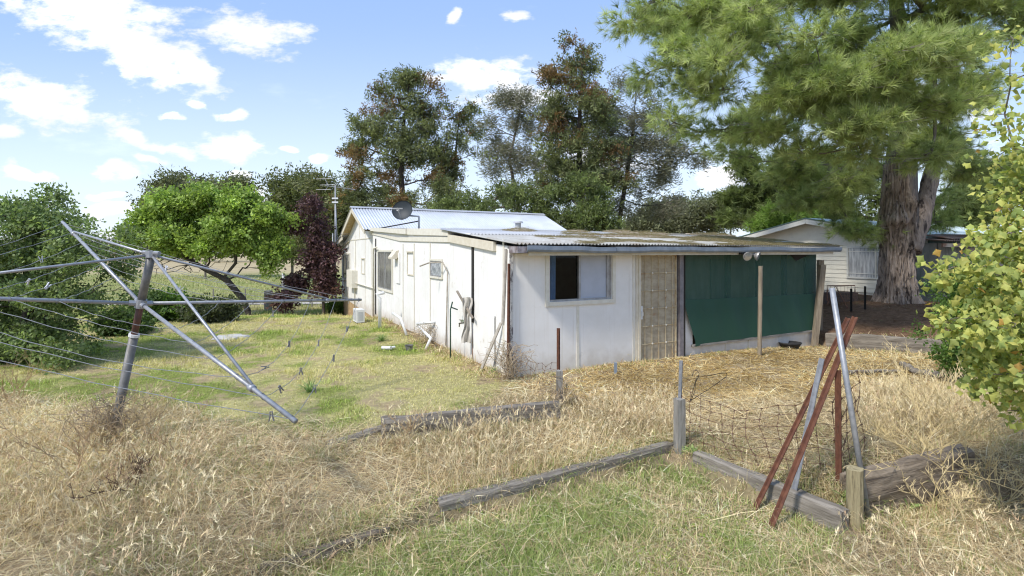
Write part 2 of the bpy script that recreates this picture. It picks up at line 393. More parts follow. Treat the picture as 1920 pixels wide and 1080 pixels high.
house = empty('old_house', A0, TH, 'long low white fibro house with dark green shadecloth porch and corrugated iron roofs', 'house')
def hp(mb, name, mat, smooth=False, parent=None, label=None):
    o = mb.build(name, mat, parent or house, smooth=smooth)
    if label: o['label'] = label
    return o
ZT = 2.20
def corr(mb, x0, x1, ya, za, yb, zb, pitch=.076, amp=.016, ns=6, thick=.006, wob=0.0, ny=2):
    """corrugated sheet with ridges running from (ya,za) to (yb,zb)"""
    n = max(2, int((x1-x0)/pitch*ns)); V = []; Fs = []
    for lay in (0, 1):
        for j in range(ny+1):
            q = j/ny
            for i in range(n+1):
                x = x0+(x1-x0)*i/n
                w = wob*(float(vnoise(x, q*3, .7))-.5)
                V.append((x, ya+(yb-ya)*q, za+(zb-za)*q+amp*sin(2*pi*x/pitch)-lay*thick+w))
    row = n+1; L = row*(ny+1)
    for j in range(ny):
        for i in range(n):
            a = j*row+i
            Fs.append((a, a+1, a+1+row, a+row)); Fs.append((L+a, L+a+row, L+a+1+row, L+a+1))
    for i in range(n):
        Fs.append((i, L+i, L+i+1, i+1)); a = ny*row+i; Fs.append((a, a+1, L+a+1, L+a))
    for j in range(ny):
        a = j*row; Fs.append((a, a+row, L+a+row, L+a)); a = j*row+n; Fs.append((a, L+a, L+a+row, a+row))
    mb.add(V, Fs)
XE = 8.42
def front_wall():
    wx0, wx1 = Sx(1029), Sx(1147); wz0 = .5*(zF(1031,566)+zF(1143,561)); wz1 = 2.13
    dx0, dx1 = Sx(1199), Sx(1270)
    m = MB()
    y0, y1 = 0.0, .10
    m.box(0, wx0, y0, y1, -.06, ZT); m.box(wx0, wx1, y0, y1, -.06, wz0); m.box(wx0, wx1, y0, y1, wz1, ZT)
    m.box(wx1, dx0, y0, y1, -.06, ZT)
    hp(m, 'front_wall', M_fibro_old)
    # cover battens on the sheet joints
    hp(MB().box(Sx(1081), Sx(1085.5), -.012, -.001, -.05, wz0-.10), 'cover_batten', M_ctrim)
    hp(MB().box(Sx(1186), Sx(1189), -.012, -.001, -.05, 2.12), 'cover_batten', M_ctrim)
    # window
    tr = MB(); tw = .075
    tr.box(wx0-tw, wx0, -.03, -.001, wz0-tw, 2.12); tr.box(wx1, wx1+tw, -.03, -.001, wz0-tw, 2.12)
    tr.box(wx0, wx1, -.034, -.001, wz0-tw, wz0)
    win = hp(tr, 'window', M_ctrim, label='wide sliding window with blue curtain and cream frame')
    fr = MB(); mx = Sx(1088)
    for (a, b, c, d) in ((wx0, wx0+.035, wz0, wz1), (wx1-.035, wx1, wz0, wz1), (wx0+.035, wx1-.035, wz0, wz0+.035), (wx0+.035, wx1-.035, wz1-.03, wz1), (mx-.02, mx+.02, wz0+.035, wz1-.03)):
        fr.box(a, b, .015, .06, c, d)
    fr.box(wx1-.10, wx1-.036, .02, .05, wz0+.035, wz1-.03)
    hp(fr, 'frame', M_alu, parent=win)
    g = MB(); g.box(wx0+.03, mx-.02, .06, .066, wz0+.03, wz1-.03); o = hp(g, 'pane', M_glass, parent=win)
    g = MB(); g.box(mx+.02, wx1-.1, .045, .055, wz0+.03, wz1-.03); hp(g, 'blank_panel', pmat('pale_blue_board', (.46,.49,.56), (.41,.44,.50), 2, .6, bump=.03, c3=(.30,.31,.34), s3=6, l3=.66, h3=.75), parent=win)
    # curtain: gathered folds
    c = MB(); n = 60; cx0, cx1 = wx0+.02, wx0+.21
    V = []
    for z in (wz0+.02, wz1):
        for i in range(n+1):
            x = cx0+(cx1-cx0)*i/n; V.append((x, .12+.018*sin(i*1.3)+.01*sin(i*.7+z), z))
    c.add(V, [(i, i+1, n+2+i, n+1+i) for i in range(n)])
    hp(c, 'curtain', pmat('blue_curtain', (.17,.30,.46), (.12,.22,.36), 5, .9, bump=.1), parent=win)
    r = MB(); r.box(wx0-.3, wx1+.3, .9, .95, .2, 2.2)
    hp(r, 'painted_room_shade', pmat('dim_room_reflection', (.016,.021,.017), (.006,.008,.007), 3, .9, bump=0, spec=0), parent=win)  # dark sheet for the unlit room; green-grey mottle painted in for reflected foliage
    # door frame and grille door
    m = MB(); m.box(Sx(1191.5), Sx(1195.5), -.025, -.001, -.04, 2.12); m.box(Sx(1195.5), dx0, -.045, .06, -.04, 2.13)
    m.box(dx0, dx1, -.02, .06, 2.10, 2.13)
    hp(m, 'door_frame', M_cream)
    d = MB(); ax, bx = dx0+.015, dx1-.03
    zb, zt = zF(1235, 690), 2.095
    zb = -.02
    d.box(ax, bx, .012, .02, zb, zt)
    door = hp(d, 'security_door', M_grime, label='rusty grille security door with brown stained screen')
    f = MB()
    for x in (ax, bx-.025): f.box(x, x+.025, -.012, .012, zb, zt)
    for z in (zb, zt-.025): f.box(ax+.025, bx-.025, -.012, .011, z, z+.025)
    M_bars = pmat('rusted_cream_bars', (.62,.54,.36), (.52,.40,.22), 8, .7, bump=.15, c3=(.30,.14,.05), s3=5, l3=.5, h3=.7)
    nb = 5
    for i in range(1, nb+1):
        x = ax+(bx-ax)*(i-.35)/(nb+.3); f.tube([(x, -.008, zb+.02), (x, -.008, zt-.02)], .0065, 6)
    for i in range(1, 6):
        z = zb+(zt-zb)*i/6.05; f.tube([(ax+.02, -.018, z), (bx-.02, -.018, z)], .0065, 6)
    hp(f, 'grille', M_bars, parent=door)
    for i in range(1, 6):
        for j in (2, 4):
            s = MB(); x = ax+(bx-ax)*(j-.35)/(nb+.3); z = zb+(zt-zb)*i/6.05
            s.tube([(x, -.026, z), (x, -.034, z)], [.022, .012], 8); hp(s, 'rosette', M_ctrim, parent=door)
    h = MB(); lz = zF(1202, 586); h.box(ax+.0, ax+.04, -.03, -.013, lz-.13, lz+.13); h.tube([(ax+.02, -.03, lz+.02), (ax+.02, -.06, lz+.02), (ax+.02, -.062, lz-.06)], .009, 6)
    hp(h, 'handle', M_pvc, parent=door)
    # dark post beside the door
    m = MB(); m.box(Sx(1271), Sx(1278), -.06, .05, -.08, 2.12)
    hp(m, 'door_post', pmat('grey_purple_post', (.18,.16,.17), (.26,.24,.24), 7, .8, bump=.2))
    m = MB(); m.box(Sx(1278.3), Sx(1280), -.075, .0, -.1, 2.12); hp(m, 'conduit', M_dgap)
    # low wall under the shadecloth
    px0 = Sx(1281); zs0, zs1 = zF(1298.5, 647.5), zF(1519, 620)
    zt0 = zF(1284, 570)
    poly = [(px0, -.25), (XE, -.25), (XE, zs1-.03), (Sx(1300), zs0-.035), (Sx(1299), zt0), (px0, zt0)]
    m = MB(); m.prism(poly, .02, .09, 1); hp(m, 'low_wall', M_fibro_old)
    for px in (1404, 1361): hp(MB().box(Sx(px), Sx(px)+.025, .005, .019, -.1, zs0-.04+(zs1-zs0)*((px-1299)/220)), 'cover_batten', M_ctrim)
    m = MB(); m.bar((Sx(1297), -.01, zs0-.005), (XE+.01, -.01, zs1-.005), .075, .04); hp(m, 'sill', pmat('grey_timber', (.30,.28,.25), (.20,.185,.165), 12, .9, bump=.4, stretch=(.3,3,3)))
    # studs behind the cloth
    for a, b in ((1363,1370), (1421,1425.5), (1469.5,1475.5), (1512,1530)):
        hp(MB().box(Sx(a, .07), Sx(b, .07), .07, .14, zs1, ZT-.03), 'porch_stud', pmat('dark_stud', (.06,.07,.065), None, 5, .8, bump=.1))
    # shadecloth: light upper net, doubled lower net pulled away at its corner
    def net(mat_name, alpha, col):
        mt = bpy.data.materials.new(mat_name); mt.use_nodes = True; t = mt.node_tree; b = t.nodes['Principled BSDF']; o = t.nodes['Material Output']
        tc = N(t, 'ShaderNodeTexCoord'); nz = N(t, 'ShaderNodeTexNoise'); nz.inputs['Scale'].default_value = 3; nz.inputs['Detail'].default_value = 4
        mp = N(t, 'ShaderNodeMapping'); mp.inputs['Scale'].default_value = (1.5, 1, .4); link(t, tc.outputs['Object'], mp.inputs[0]); link(t, mp.outputs[0], nz.inputs[0])
        link(t, mixc(t, nz.outputs[0], col, tuple(c*.6 for c in col)), b.inputs['Base Color']); b.inputs['Roughness'].default_value = .7
        tr = N(t, 'ShaderNodeBsdfTransparent'); mx = N(t, 'ShaderNodeMixShader')
        link(t, maprange(t, nz.outputs[0], .3, .7, alpha-.05, alpha+.05), mx.inputs[0])
        link(t, tr.outputs[0], mx.inputs[1]); link(t, b.outputs[0], mx.inputs[2]); link(t, mx.outputs[0], o.inputs[0])
        return mt
    def sheet(poly_fn, nx, nz_, amp):
        V = []; Fs = []
        for j in range(nz_+1):
            for i in range(nx+1):
                x, z = poly_fn(i/nx, j/nz_)
                V.append((x, -.015-.02*amp*abs(sin(x*3.1+z*1.2))-.012*amp*sin(x*9+z*4), z))
        for j in range(nz_):
            for i in range(nx):
                a = j*(nx+1)+i; Fs.append((a, a+1, a+nx+2, a+nx+1))
        return V, Fs
    xr = Sx(1530)-.02
    za, zb_ = zF(1290, 562), zF(1519, 551)
    V, Fs = sheet(lambda u, v: (px0+(xr-px0)*u, (za+(zb_-za)*u)*(1-v)+2.10*v), 40, 10, .25)
    m = MB(); m.add(V, Fs); hp(m, 'upper_shadecloth', net('green_net', .62, (.034,.120,.078)), smooth=True)
    def low(u, v):
        xl = Sx(1279+ (1300-1279)*min(1, (1-v)*1.15)**1.2)
        xb = Sx(1298); x = xl+(xr-.04*(1-v)-xl)*u
        zt_ = za+(zb_-za)*u+.004; zbm = (zs0+.02)+(zs1-zs0)*u - (.04*math.exp(-((u-.0)/.05)**2))
        return x, zbm*(1-v)+zt_*v
    V, Fs = sheet(low, 60, 16, 1.0)
    m = MB(); m.add([(x, y-.012, z) for x, y, z in V], Fs); hp(m, 'lower_shadecloth', net('green_net_double', .97, (.022,.092,.058)), smooth=True)
    # a hanging flap in the top right and the rolled edge of the torn side
    m = MB(); m.add([(Sx(1478), -.03, 2.09), (Sx(1516), -.03, 2.09), (Sx(1490), -.04, zF(1490, 489))], [(0, 2, 1)]); hp(m, 'torn_flap', M_dgap)
    # inside of the porch: weatherboards, a window and a screen door seen through the net
    m = MB(); zb0 = .1; yb = 1.9
    i = 0; z = 0
    while z < 2.2:
        m.prism([(yb, z), (yb, z+.125), (yb-.008, z+.125), (yb-.022, z)], px0-.1, XE, 0); z += .125
    m.box(px0-.1, XE, yb, yb+.08, -.1, 2.3); m.box(XE-.06, XE, .1, yb, -.1, 2.25); m.box(px0-.1, px0-.04, .1, yb, -.1, 2.25)
    hp(m, 'porch_inner_wall', pmat('porch_boards', (.74,.72,.62), (.66,.64,.54), 4, .8, bump=.1))
    for q in ((1330, 1365, .9, 1.95), (1480, 1512, .2, 2.05)): hp(MB().box(Sx(q[0], yb), Sx(q[1], yb), yb-.06, yb-.023, q[2], q[3]), 'porch_window', pmat('pale_screen', (.55,.56,.54), (.44,.45,.43), 5, .8, bump=0, stretch=(8,1,.4)))
    # corner cover strips, peeling
    m = MB(); m.box(-.02, .045, -.018, -.001, -.05, 2.2); hp(m, 'corner_strip', pmat('peeling_corner', (.62,.60,.56), (.16,.15,.15), 9, .8, bump=.4, stretch=(3,3,.8), lo=.48, hi=.56))
M_glass = bpy.data.materials.new('window_glass'); M_glass.use_nodes = True
def _thin_glass():
    t = M_glass.node_tree; o = t.nodes['Material Output']; g = N(t, 'ShaderNodeBsdfGlossy'); g.inputs['Roughness'].default_value = .03
    tr = N(t, 'ShaderNodeBsdfTransparent'); mx = N(t, 'ShaderNodeMixShader'); mx.inputs[0].default_value = .012
    link(t, tr.outputs[0], mx.inputs[1]); link(t, g.outputs[0], mx.inputs[2]); link(t, mx.outputs[0], o.inputs[0])
_thin_glass()
_b = M_glass.node_tree.nodes['Principled BSDF']; _b.inputs['Base Color'].default_value = (.8,.85,.85,1); _b.inputs['Roughness'].default_value = .02; _b.inputs['Transmission Weight'].default_value = .9; _b.inputs['IOR'].default_value = 1.1
front_wall()

def wall_battens(m, pxs, ztop):
    for px in pxs:
        t = Ty(px); hp(MB().box(-.014, -.001, t-.025, t+.025, -.1, ztop(t)), 'cover_batten', M_ctrim)
def side_wall():
    t1, t2, t3, t4, t5 = Ty(844), Ty(751), 10.7, 15.2, 17.1
    z0, z1 = 2.25, 2.47
    zl = lambda t: 2.60 + (2.93-2.60)*(t-t1)/(t3-t1)
    # outline (t,z) of the side wall as one prism per straight stretch, windows let in as frames standing on the sheet
    m = MB()
    m.prism([(0.101, -.06), (t1, -.10), (t1, z1), (0.101, z0)], 0, .09, 0)
    m.prism([(t1, -.10), (t3, -.14), (t3, zl(t3)), (t1, zl(t1))], .002, .09, 0)
    m.prism([(t3, -.14), (t5, .10), (t5, 2.40), (t4, 2.86), (12.95, 3.78), (t3, 2.88)], 0.0, .09, 0)
    hp(m, 'side_wall', M_fibro)
    m = MB(); m.prism([(t3+.3, -.9), (t5-.02, -1.0), (t5-.02, .098), (t3+.3, -.12)], .01, .08, 0); hp(m, 'footing', M_brick)
    m = MB(); wall_battens(m, (944.6, 807, 777, 756), lambda t: min(zl(t), 2.45)-.08)
    wall_battens(m, (685, 667.6), lambda t: 2.9 if t < 13 else 2.8); wall_battens(m, (653.5, 646), lambda t: 2.5)
    hp(MB().box(-.02, -.001, t3-.02, t3+.05, -.15, 2.9), 'cover_batten', M_ctrim)
    hp(MB().box(-.016, -.001, t3+.06, t4-.1, 2.62, 2.66), 'cover_batten', M_ctrim)
    hp(MB().box(-.016, -.001, 12.93, 12.97, 2.66, 3.72), 'cover_batten', M_ctrim)
    hp(MB().box(-.02, -.001, Ty(889), Ty(885.5), .75, 2.28), 'open_joint', M_dgap); hp(MB().box(-.018, -.001, Ty(705.5), Ty(704.3), .0, 2.6), 'open_joint', M_dgap)
    m = MB(); m.box(-.016, -.001, Ty(928), Ty(901), .02, .95); hp(m, 'patch_panel', M_fibro)
    m = MB(); m.box(-.016, -.001, Ty(929.5), Ty(928.3), .02, .98); hp(m, 'patch_edge', pmat('grey_edge', (.3,.29,.27), None, 5, .8))
    # fascias
    m = MB(); a, b = Ty(930.5), t1
    m.prism([(a, 2.16), (b, 2.37), (b, 2.53), (a, 2.33)], -.06, -.001, 0)
    hp(m, 'fascia', M_cream)
    m = MB(); tb = Ty(767)
    m.prism([(t1, 2.50), (tb, 2.62), (tb, 2.79), (t1, 2.66)], -.055, -.001, 0)
    m.prism([(tb+.01, 2.63), (t3-.05, 2.88), (t3-.05, 3.0), (tb+.01, 2.77)], -.10, -.001, 0)
    m.prism([(t1, 2.36), (t2, 2.46), (t2, 2.57), (t1, 2.48)], -.03, -.001, 0)
    m.prism([(t2, 2.46), (t3-.05, 2.76), (t3-.05, 2.83), (t2, 2.55)], -.03, -.001, 0)
    hp(m, 'fascia', M_ctrim)
    # gable barge boards and rear skillion barge
    m = MB(); rx = -.30
    for (ta, za, tb2, zb2) in ((t3-.15, 2.84, 12.95, 3.76), (t4+.15, 2.84, 12.95, 3.76)):
        m.bar((rx, ta, za), (rx, tb2, zb2), .03, .14)
    m.bar((rx, t4-.1, 2.72), (rx, t5+.35, 2.32), .03, .12)
    m.bar((-.03, t4-.2, 2.62), (-.03, t5+.1, 2.28), .05, .07)
    hp(m, 'barge_board', M_cream)
    m = MB()
    for (ta, za, tb2, zb2) in ((t3, 2.90, 12.95, 3.80), (t4, 2.90, 12.95, 3.80)):
        m.add([(rx+.02, ta, za-.02), (-.001, ta, za-.02), (-.001, tb2, zb2-.02), (rx+.02, tb2, zb2-.02)], [(0,1,2,3)])
    hp(m, 'eave_lining', pmat('tan_lining', (.50,.38,.20), (.40,.30,.16), 5, .8))
    # windows in the side wall
    def win(px0, px1, py0, py1, label, curtain=None, mull=True, trim=.07):
        ta, tb = Ty(px1), Ty(px0); pm = (px0+px1)/2
        za, zb = zL(pm, py1), zL(pm, py0)
        m = MB()
        m.box(-.035, -.001, ta-trim, ta, za-trim, zb+trim); m.box(-.035, -.001, tb, tb+trim, za-trim, zb+trim)
        m.box(-.038, -.001, ta, tb, za-trim, za); m.box(-.036, -.001, ta, tb, zb, zb+trim)
        w = hp(m, 'window', M_ctrim, label=label)
        g = MB(); g.box(-.008, -.002, ta, tb, za, zb); hp(g, 'pane', curtain or M_glassd, parent=w)
        f = MB()
        f.box(-.024, -.009, ta, ta+.03, za, zb); f.box(-.024, -.009, tb-.03, tb, za, zb)
        f.box(-.022, -.009, ta+.03, tb-.03, za, za+.03); f.box(-.022, -.009, ta+.03, tb-.03, zb-.03, zb)
        if mull: f.box(-.026, -.009, (ta+tb)/2-.03, (ta+tb)/2+.03, za+.03, zb-.03)
        hp(f, 'frame', M_alu, parent=w)
        return w
    M_lace = pmat('grey_curtain_behind_glass', (.34,.34,.32), (.11,.11,.10), 3.5, .12, bump=0, stretch=(1,6,.5), spec=.8)
    win(644, 656.5, 477, 523, 'narrow far window with dark glass and curtain', M_lace)
    win(710, 736, 472, 542, 'tall window with two grey curtained panes', M_lace)
    win(808.5, 829.5, 489, 518.5, 'small square window with pale lace curtain', pmat('white_lace', (.50,.52,.55), (.20,.22,.25), 9, .2, bump=0, spec=.6), mull=False, trim=.045)
    # plain frames where windows were boarded over
    def blank(px0, px1, py0, py1):
        ta, tb = Ty(px1), Ty(px0); pm = (px0+px1)/2; za, zb = zL(pm, py1), zL(pm, py0); w = .035
        m = MB(); m.box(-.02, -.001, ta, ta+w, za, zb); m.box(-.02, -.001, tb-w, tb, za, zb); m.box(-.02, -.001, ta+w, tb-w, za, za+w); m.box(-.045, -.001, ta+w, tb-w, zb-w, zb)
        hp(m, 'boarded_frame', M_cream)
    blank(764, 776.5, 471, 516.5); blank(678.5, 684.5, 484, 514)
    m = MB(); m.box(-.03, -.001, Ty(750.5), Ty(743.5), zL(747, 531), zL(747, 474)); hp(m, 'flue_panel', M_fibro)
    # exhaust hood
    ta, tb = Ty(750), Ty(737); zc = zL(744, 478)
    m = MB(); m.prism([(-.001, zc+.14), (-.08, zc+.12), (-.22, zc-.07), (-.21, zc-.12), (-.08, zc-.12), (-.001, zc-.03)], ta+.1, tb-.25, 1)
    # prism axis 1 has outline x,z
    hp(m, 'exhaust_hood', M_cream)
    # meter box and conduits
    m = MB(); m.box(-.22, -.001, Ty(670.5), Ty(660), zL(664, 538), zL(664, 506)); hp(m, 'meter_box', M_ctrim)
    m = MB(); tc_ = Ty(664); m.tube([(-.06, tc_-.3, zL(668, 530)), (-.06, Ty(703), zL(703, 540))], .025, 6)
    m.tube([(-.05, Ty(667.5), 2.6), (-.05, Ty(667.5), -.1)], .02, 6)
    m.tube([(-.05, Ty(703.6)+.05, -.3), (-.05, Ty(703.6)+.05, 2.1), (-.07, Ty(705), 2.27), (-.1, Ty(712), 2.30)], .03, 6)
    hp(m, 'conduit', M_ctrim, smooth=True)
    m = MB(); t = Ty(842.5); m.tube([(-.03, t+.15, -.2), (-.04, t+.05, .9), (-.04, t, 1.7), (-.10, Ty(838), 1.92), (-.30, Ty(828), 1.90), (-.5, Ty(826), 1.82)], .016, 6)
    hp(m, 'vent_pipe', pmat('aged_pipe', (.42,.38,.32), (.3,.26,.21), 9, .8), smooth=True)
    m = MB(); m.bar((-.03, Ty(951), 2.2), (-.03, Ty(945), .9), .03, .05); m.bar((-.05, Ty(944), .9), (-.25, Ty(921), -.1), .03, .05)
    hp(m, 'loose_batten', pmat('loose_batten', (.50,.46,.40), (.38,.34,.29), 9, .8))
side_wall()

def roofs():
    # front lean-to: corrugated cement sheets with an iron sheet edge lapping over them
    m = MB(); corr(m, -.08, 8.75, -.37, 2.285, 3.0, 2.62, wob=.012, ny=4); 
    hp(m, 'front_roof', M_fibroroof, smooth=True)
    m = MB(); corr(m, -.10, 4.9, 1.55, 2.50, 3.3, 2.675, amp=.016, wob=.008); hp(m, 'lapped_roof_sheet', M_zinc, smooth=True)
    m = MB(); corr(m, -.05, 7.6, 2.9, 2.64, 10.6, 2.97, wob=.01, ny=3); hp(m, 'middle_roof', M_fibroroof, smooth=True)
    # main gable
    m = MB(); corr(m, -.33, 8.35, 10.55, 2.93, 12.97, 3.89, amp=.016, ny=2, pitch=.11); corr(m, -.33, 8.35, 15.4, 2.93, 12.97, 3.89, amp=.016, ny=2, pitch=.11)
    mr = hp(m, 'main_roof', pmat('pale_zinc_roof', (.50,.53,.57), (.58,.61,.65), 1.1, .5, metal=.1, bump=.03, c3=(.38,.39,.42), s3=.8, l3=.6, h3=.8), smooth=True)
    m = MB(); m.prism([(12.80, 3.85), (12.97, 3.925), (13.14, 3.85), (12.97, 3.90)], -.36, 8.38, 0); hp(m, 'ridge_cap', M_zinc, parent=mr)
    m = MB(); m.prism([(15.1, 2.93), (17.5, 2.44), (17.5, 2.42), (15.1, 2.91)], -.33, 8.3, 0); hp(m, 'rear_roof', M_zinc)
    m = MB(); m.tube([(3.6, 6.5, 2.7), (3.6, 6.5, 3.05)], .09, 10); m.tube([(3.6, 6.5, 3.05), (3.6, 6.5, 3.1)], [.16, .13], 10); hp(m, 'roof_vent', M_zinc, smooth=False)
    # hidden body so the house is closed
    m = MB(); m.box(.09, 8.0, 10.7, 17.0, -1.0, 2.85); m.box(.09, 7.4, 3.0, 10.7, -.3, 2.55)
    hp(m, 'inner_body', M_fibro_old)
    m = MB(); m.prism([(10.72, 2.85), (12.95, 3.78), (15.2, 2.85)], 7.9, 8.0, 0); hp(m, 'far_gable', M_fibro_old)
    # gutter with a dented lip, in two lengths, and the fascia board behind it
    M = M_gutter
    def gut(x0, x1, z0, z1, nm=24):
        g = MB(); prof = [(-.375,.075),(-.40,.08),(-.40,.02),(-.385,-.035),(-.29,-.04),(-.285,.06),(-.295,.06),(-.30,-.025),(-.375,-.025),(-.388,.02)]
        prof = [(-.385,.07),(-.40,.07),(-.40,.0),(-.375,-.035),(-.29,-.035),(-.29,.06),(-.30,.06),(-.30,-.025),(-.37,-.025),(-.388,.0)]
        V = []; Fs = []; k = len(prof)
        for i in range(nm+1):
            q = i/nm; x = x0+(x1-x0)*q; z = z0+(z1-z0)*q + .006*sin(x*2.3)+.004*sin(x*7)
            for (y, dz) in prof: V.append((x, y+.004*sin(x*5), z+dz))
        for i in range(nm):
            for j in range(k): a = i*k+j; b = i*k+(j+1) % k; Fs.append((a, b, b+k, a+k))
        Fs += [tuple(range(k)), tuple(range(nm*k, nm*k+k))[::-1]]
        g.add(V, Fs); return g
    hp(gut(.12, 1.95, 2.18, 2.165), 'gutter', M); hp(gut(1.96, 8.78, 2.17, 2.185, 60), 'gutter', M)
    m = MB(); m.box(.2, 8.62, -.283, -.255, 2.085, 2.215); hp(m, 'fascia', M_cream)
    m = MB(); m.box(.1, 8.5, -.254, .0, 2.115, 2.125); hp(m, 'soffit', M_cream)
    m = MB()   # rusted gutter brackets, broken end
    m.box(-.05, .14, -.36, -.05, 2.13, 2.24); hp(m, 'gutter_end', pmat('chipped_end', (.35,.32,.33), (.15,.12,.12), 9, .8, bump=.4))
roofs()
def roof_litter():
    """needle litter heaped on the iron, thickest under the pine"""
    n = 26000
    xs = rng.uniform(1.2, 8.72, n*3); ys = rng.uniform(-.42, 3.1, n*3)
    d = fbm(xs, ys*1.8, 1.1, 4) + .13*smooth01((xs-3.4)/5)-.06 + .10*smooth01((.1-ys)/.4)*smooth01((xs-3.6)/3) + .16*np.exp(-((ys-2.9)/.4)**2)*(xs > 2.4)
    keep = d > .53; xs, ys, d = xs[keep][:n], ys[keep][:n], d[keep][:n]; n = len(xs)
    base = 2.292+(ys+.36)*(2.62-2.285)/3.36
    base = np.where((xs < 4.9) & (ys > 1.55), 2.52+(ys-1.55)*.1, base)
    dd = np.where(ys > 2.5, .055, .022); z = base+.006+np.abs(rng.normal(0, 1, n))*dd*np.clip(d-.5, 0, .15)*4
    ang = rng.uniform(0, pi, n); L = rng.uniform(.03, .10, n); tl = rng.uniform(-.25, .35, n)
    dx = np.cos(ang)*L; dy = np.sin(ang)*L; dz = tl*L; w = .004
    V = np.zeros((n, 4, 3)); 
    V[:, 0] = np.stack([xs-dx, ys-dy, z-dz*.3], 1); V[:, 1] = np.stack([xs+dx, ys+dy, z+dz], 1)
    V[:, 2] = V[:, 1]+np.stack([-np.sin(ang)*w, np.cos(ang)*w, np.full(n, .003)], 1); V[:, 3] = V[:, 0]+np.stack([-np.sin(ang)*w, np.cos(ang)*w, np.full(n, .003)], 1)
    t = rng.random(n)[:, None]
    c = np.array([.28,.22,.16])*(1-t)+np.array([.50,.42,.32])*t
    o = npmesh('roof_litter', V.reshape(-1, 3), np.arange(4*n).reshape(n, 4), LEAFM, np.repeat(c, 4, 0), parent=house, world=False)
    # a continuous mat below the loose needles
    nx, ny = 150, 44; gx = np.linspace(1.0, 8.72, nx); gy = np.linspace(-.36, 3.25, ny); X, Y = np.meshgrid(gx, gy); x, y = X.ravel(), Y.ravel()
    dm = fbm(x, y*1.8, 1.1, 4) + .13*smooth01((x-3.4)/5)-.06 + .10*smooth01((.1-y)/.4)*smooth01((x-3.6)/3) + .20*np.exp(-((y-2.9)/.4)**2)*(x > 2.4)
    b2 = 2.292+(y+.36)*(2.62-2.285)/3.36; b2 = np.where((x < 4.9) & (y > 1.5), 2.52+(y-1.55)*.1, b2)
    z = b2 - .02 + np.clip((dm-.53)*.3, -.03, .03)*(1+1.0*(y > 2.4)) + .012*(fbm(x, y, 9, 3)-.5)
    i = np.arange((nx-1)*(ny-1)); r = i//(nx-1); c = i % (nx-1); a = r*nx+c
    m2 = npmesh('needle_mat', np.stack([x, y, z], 1), np.stack([a, a+1, a+1+nx, a+nx], 1), pmat('needle_mat', (.30,.25,.19), (.40,.34,.27), 30, .95, bump=.6, c3=(.18,.13,.09), s3=8), parent=house, world=False, smooth=True)
    for q in (o, m2): q['kind'] = 'stuff'
LEAFM = leafmat('leaf', .38); STRAWM = leafmat('straw', .2, .7)
roof_litter()

# ---- things fixed to or leaning on the house, each a thing of its own
def on(s, t, z): return HL(s, t, z)
# satellite dish
dp = on(1.05, 8.6, 2.95)
dish = empty('satellite_dish', dp, 0, 'dark grey satellite dish on bent arm standing on white roof', 'satellite dish')
Dd = dp.y; zc = H-(395-HY)/F*Dd; xc = (757-CX)/F*Dd
m = MB(); V = []; Fs = []; nr, na = 8, 36
ax = Vector((-.12, -.96, .25)).normalized(); e1 = ax.orthogonal().normalized(); e1 = Vector((1,0,0)); e1 = (e1-ax*e1.dot(ax)).normalized(); e2 = ax.cross(e1)
c0 = Vector((xc, Dd-.25, zc)); Rd = .0195*Dd
for lay in (0, 1):
    for j in range(nr+1):
        r = Rd*j/nr
        for i in range(na): a = 2*pi*i/na; V.append(c0+e1*(r*cos(a)*1.02)+e2*(r*sin(a)*.98)-ax*(.10*(1-(r/Rd)**2))-ax*lay*.008)
for lay in (0, 1):
    o_ = lay*(nr+1)*na
    for j in range(nr):
        for i in range(na):
            a = o_+j*na+i; b = o_+j*na+(i+1) % na; q = (a, b, b+na, a+na); Fs.append(q if lay else q[::-1])
for i in range(na):
    a = nr*na+i; b = nr*na+(i+1) % na; o_ = (nr+1)*na; Fs.append((a, b, b+o_, a+o_))
m.add(V, Fs); m.build('reflector', pmat('charcoal_dish', (.020,.028,.034), (.028,.036,.042), 3, .6, bump=0), dish, True, smooth=True)
m = MB(); m.tube([dp+Vector((0,0,-.25)), dp+Vector((.0,0,.35)), c0+Vector((0,.12,-.15))], .035, 8); m.build('mast', M_zinc, dish, True, smooth=True)
m = MB(); ft = c0+ax*.45-e2*.02*0+Vector((0,0,-.12)); m.tube([c0-Vector((0,0,Rd*.95)), ft], .018, 6); m.build('feed_arm', M_galv, dish, True)
m = MB(); m.tube([ft, ft-ax*.1], .05, 8); m.bar(ft+Vector((-.16,0,.02)), ft+Vector((.16,0,.02)), .03, .04); m.build('feed_horn', M_alu, dish, True)
m = MB(); m.tube([dp+Vector((0,0,.2)), on(.1, 10.2, 2.95)], .02, 6); m.build('stay', M_dgap, dish, True)

# antenna mast with yagi
mp_ = on(-.25, 17.3, -.7); 
ant = empty('antenna_mast', mp_, 0, 'tall grey television antenna mast with yagi at far end of house', 'antenna')
Dm = mp_.y; zt = H-(347-HY)/F*Dm
m = MB(); m.tube([mp_+Vector((0,0,-.1)), Vector((mp_.x, mp_.y, zt))], .035, 8)
m.tube([mp_+Vector((-.12,0,-.1)), Vector((mp_.x-.12, mp_.y, 3.0))], .03, 8)
m.tube([Vector((mp_.x+.1, mp_.y, 2.2)), Vector((mp_.x+.0, mp_.y, 4.6))], .025, 8)
m.build('pole', M_galv, ant, True, smooth=True)
m = MB(); c = Vector((mp_.x, mp_.y, zt)); m.tube([c+Vector((-.55,.2,.0)), c+Vector((.95,-.1,-.22))], .014, 6)
for i in range(14):
    q = c+Vector((.1+.06*i, -.03, -.03-.016*i)); m.tube([q+Vector((-.02,-.16,0)), q+Vector((.02,.16,0))], .006, 4)
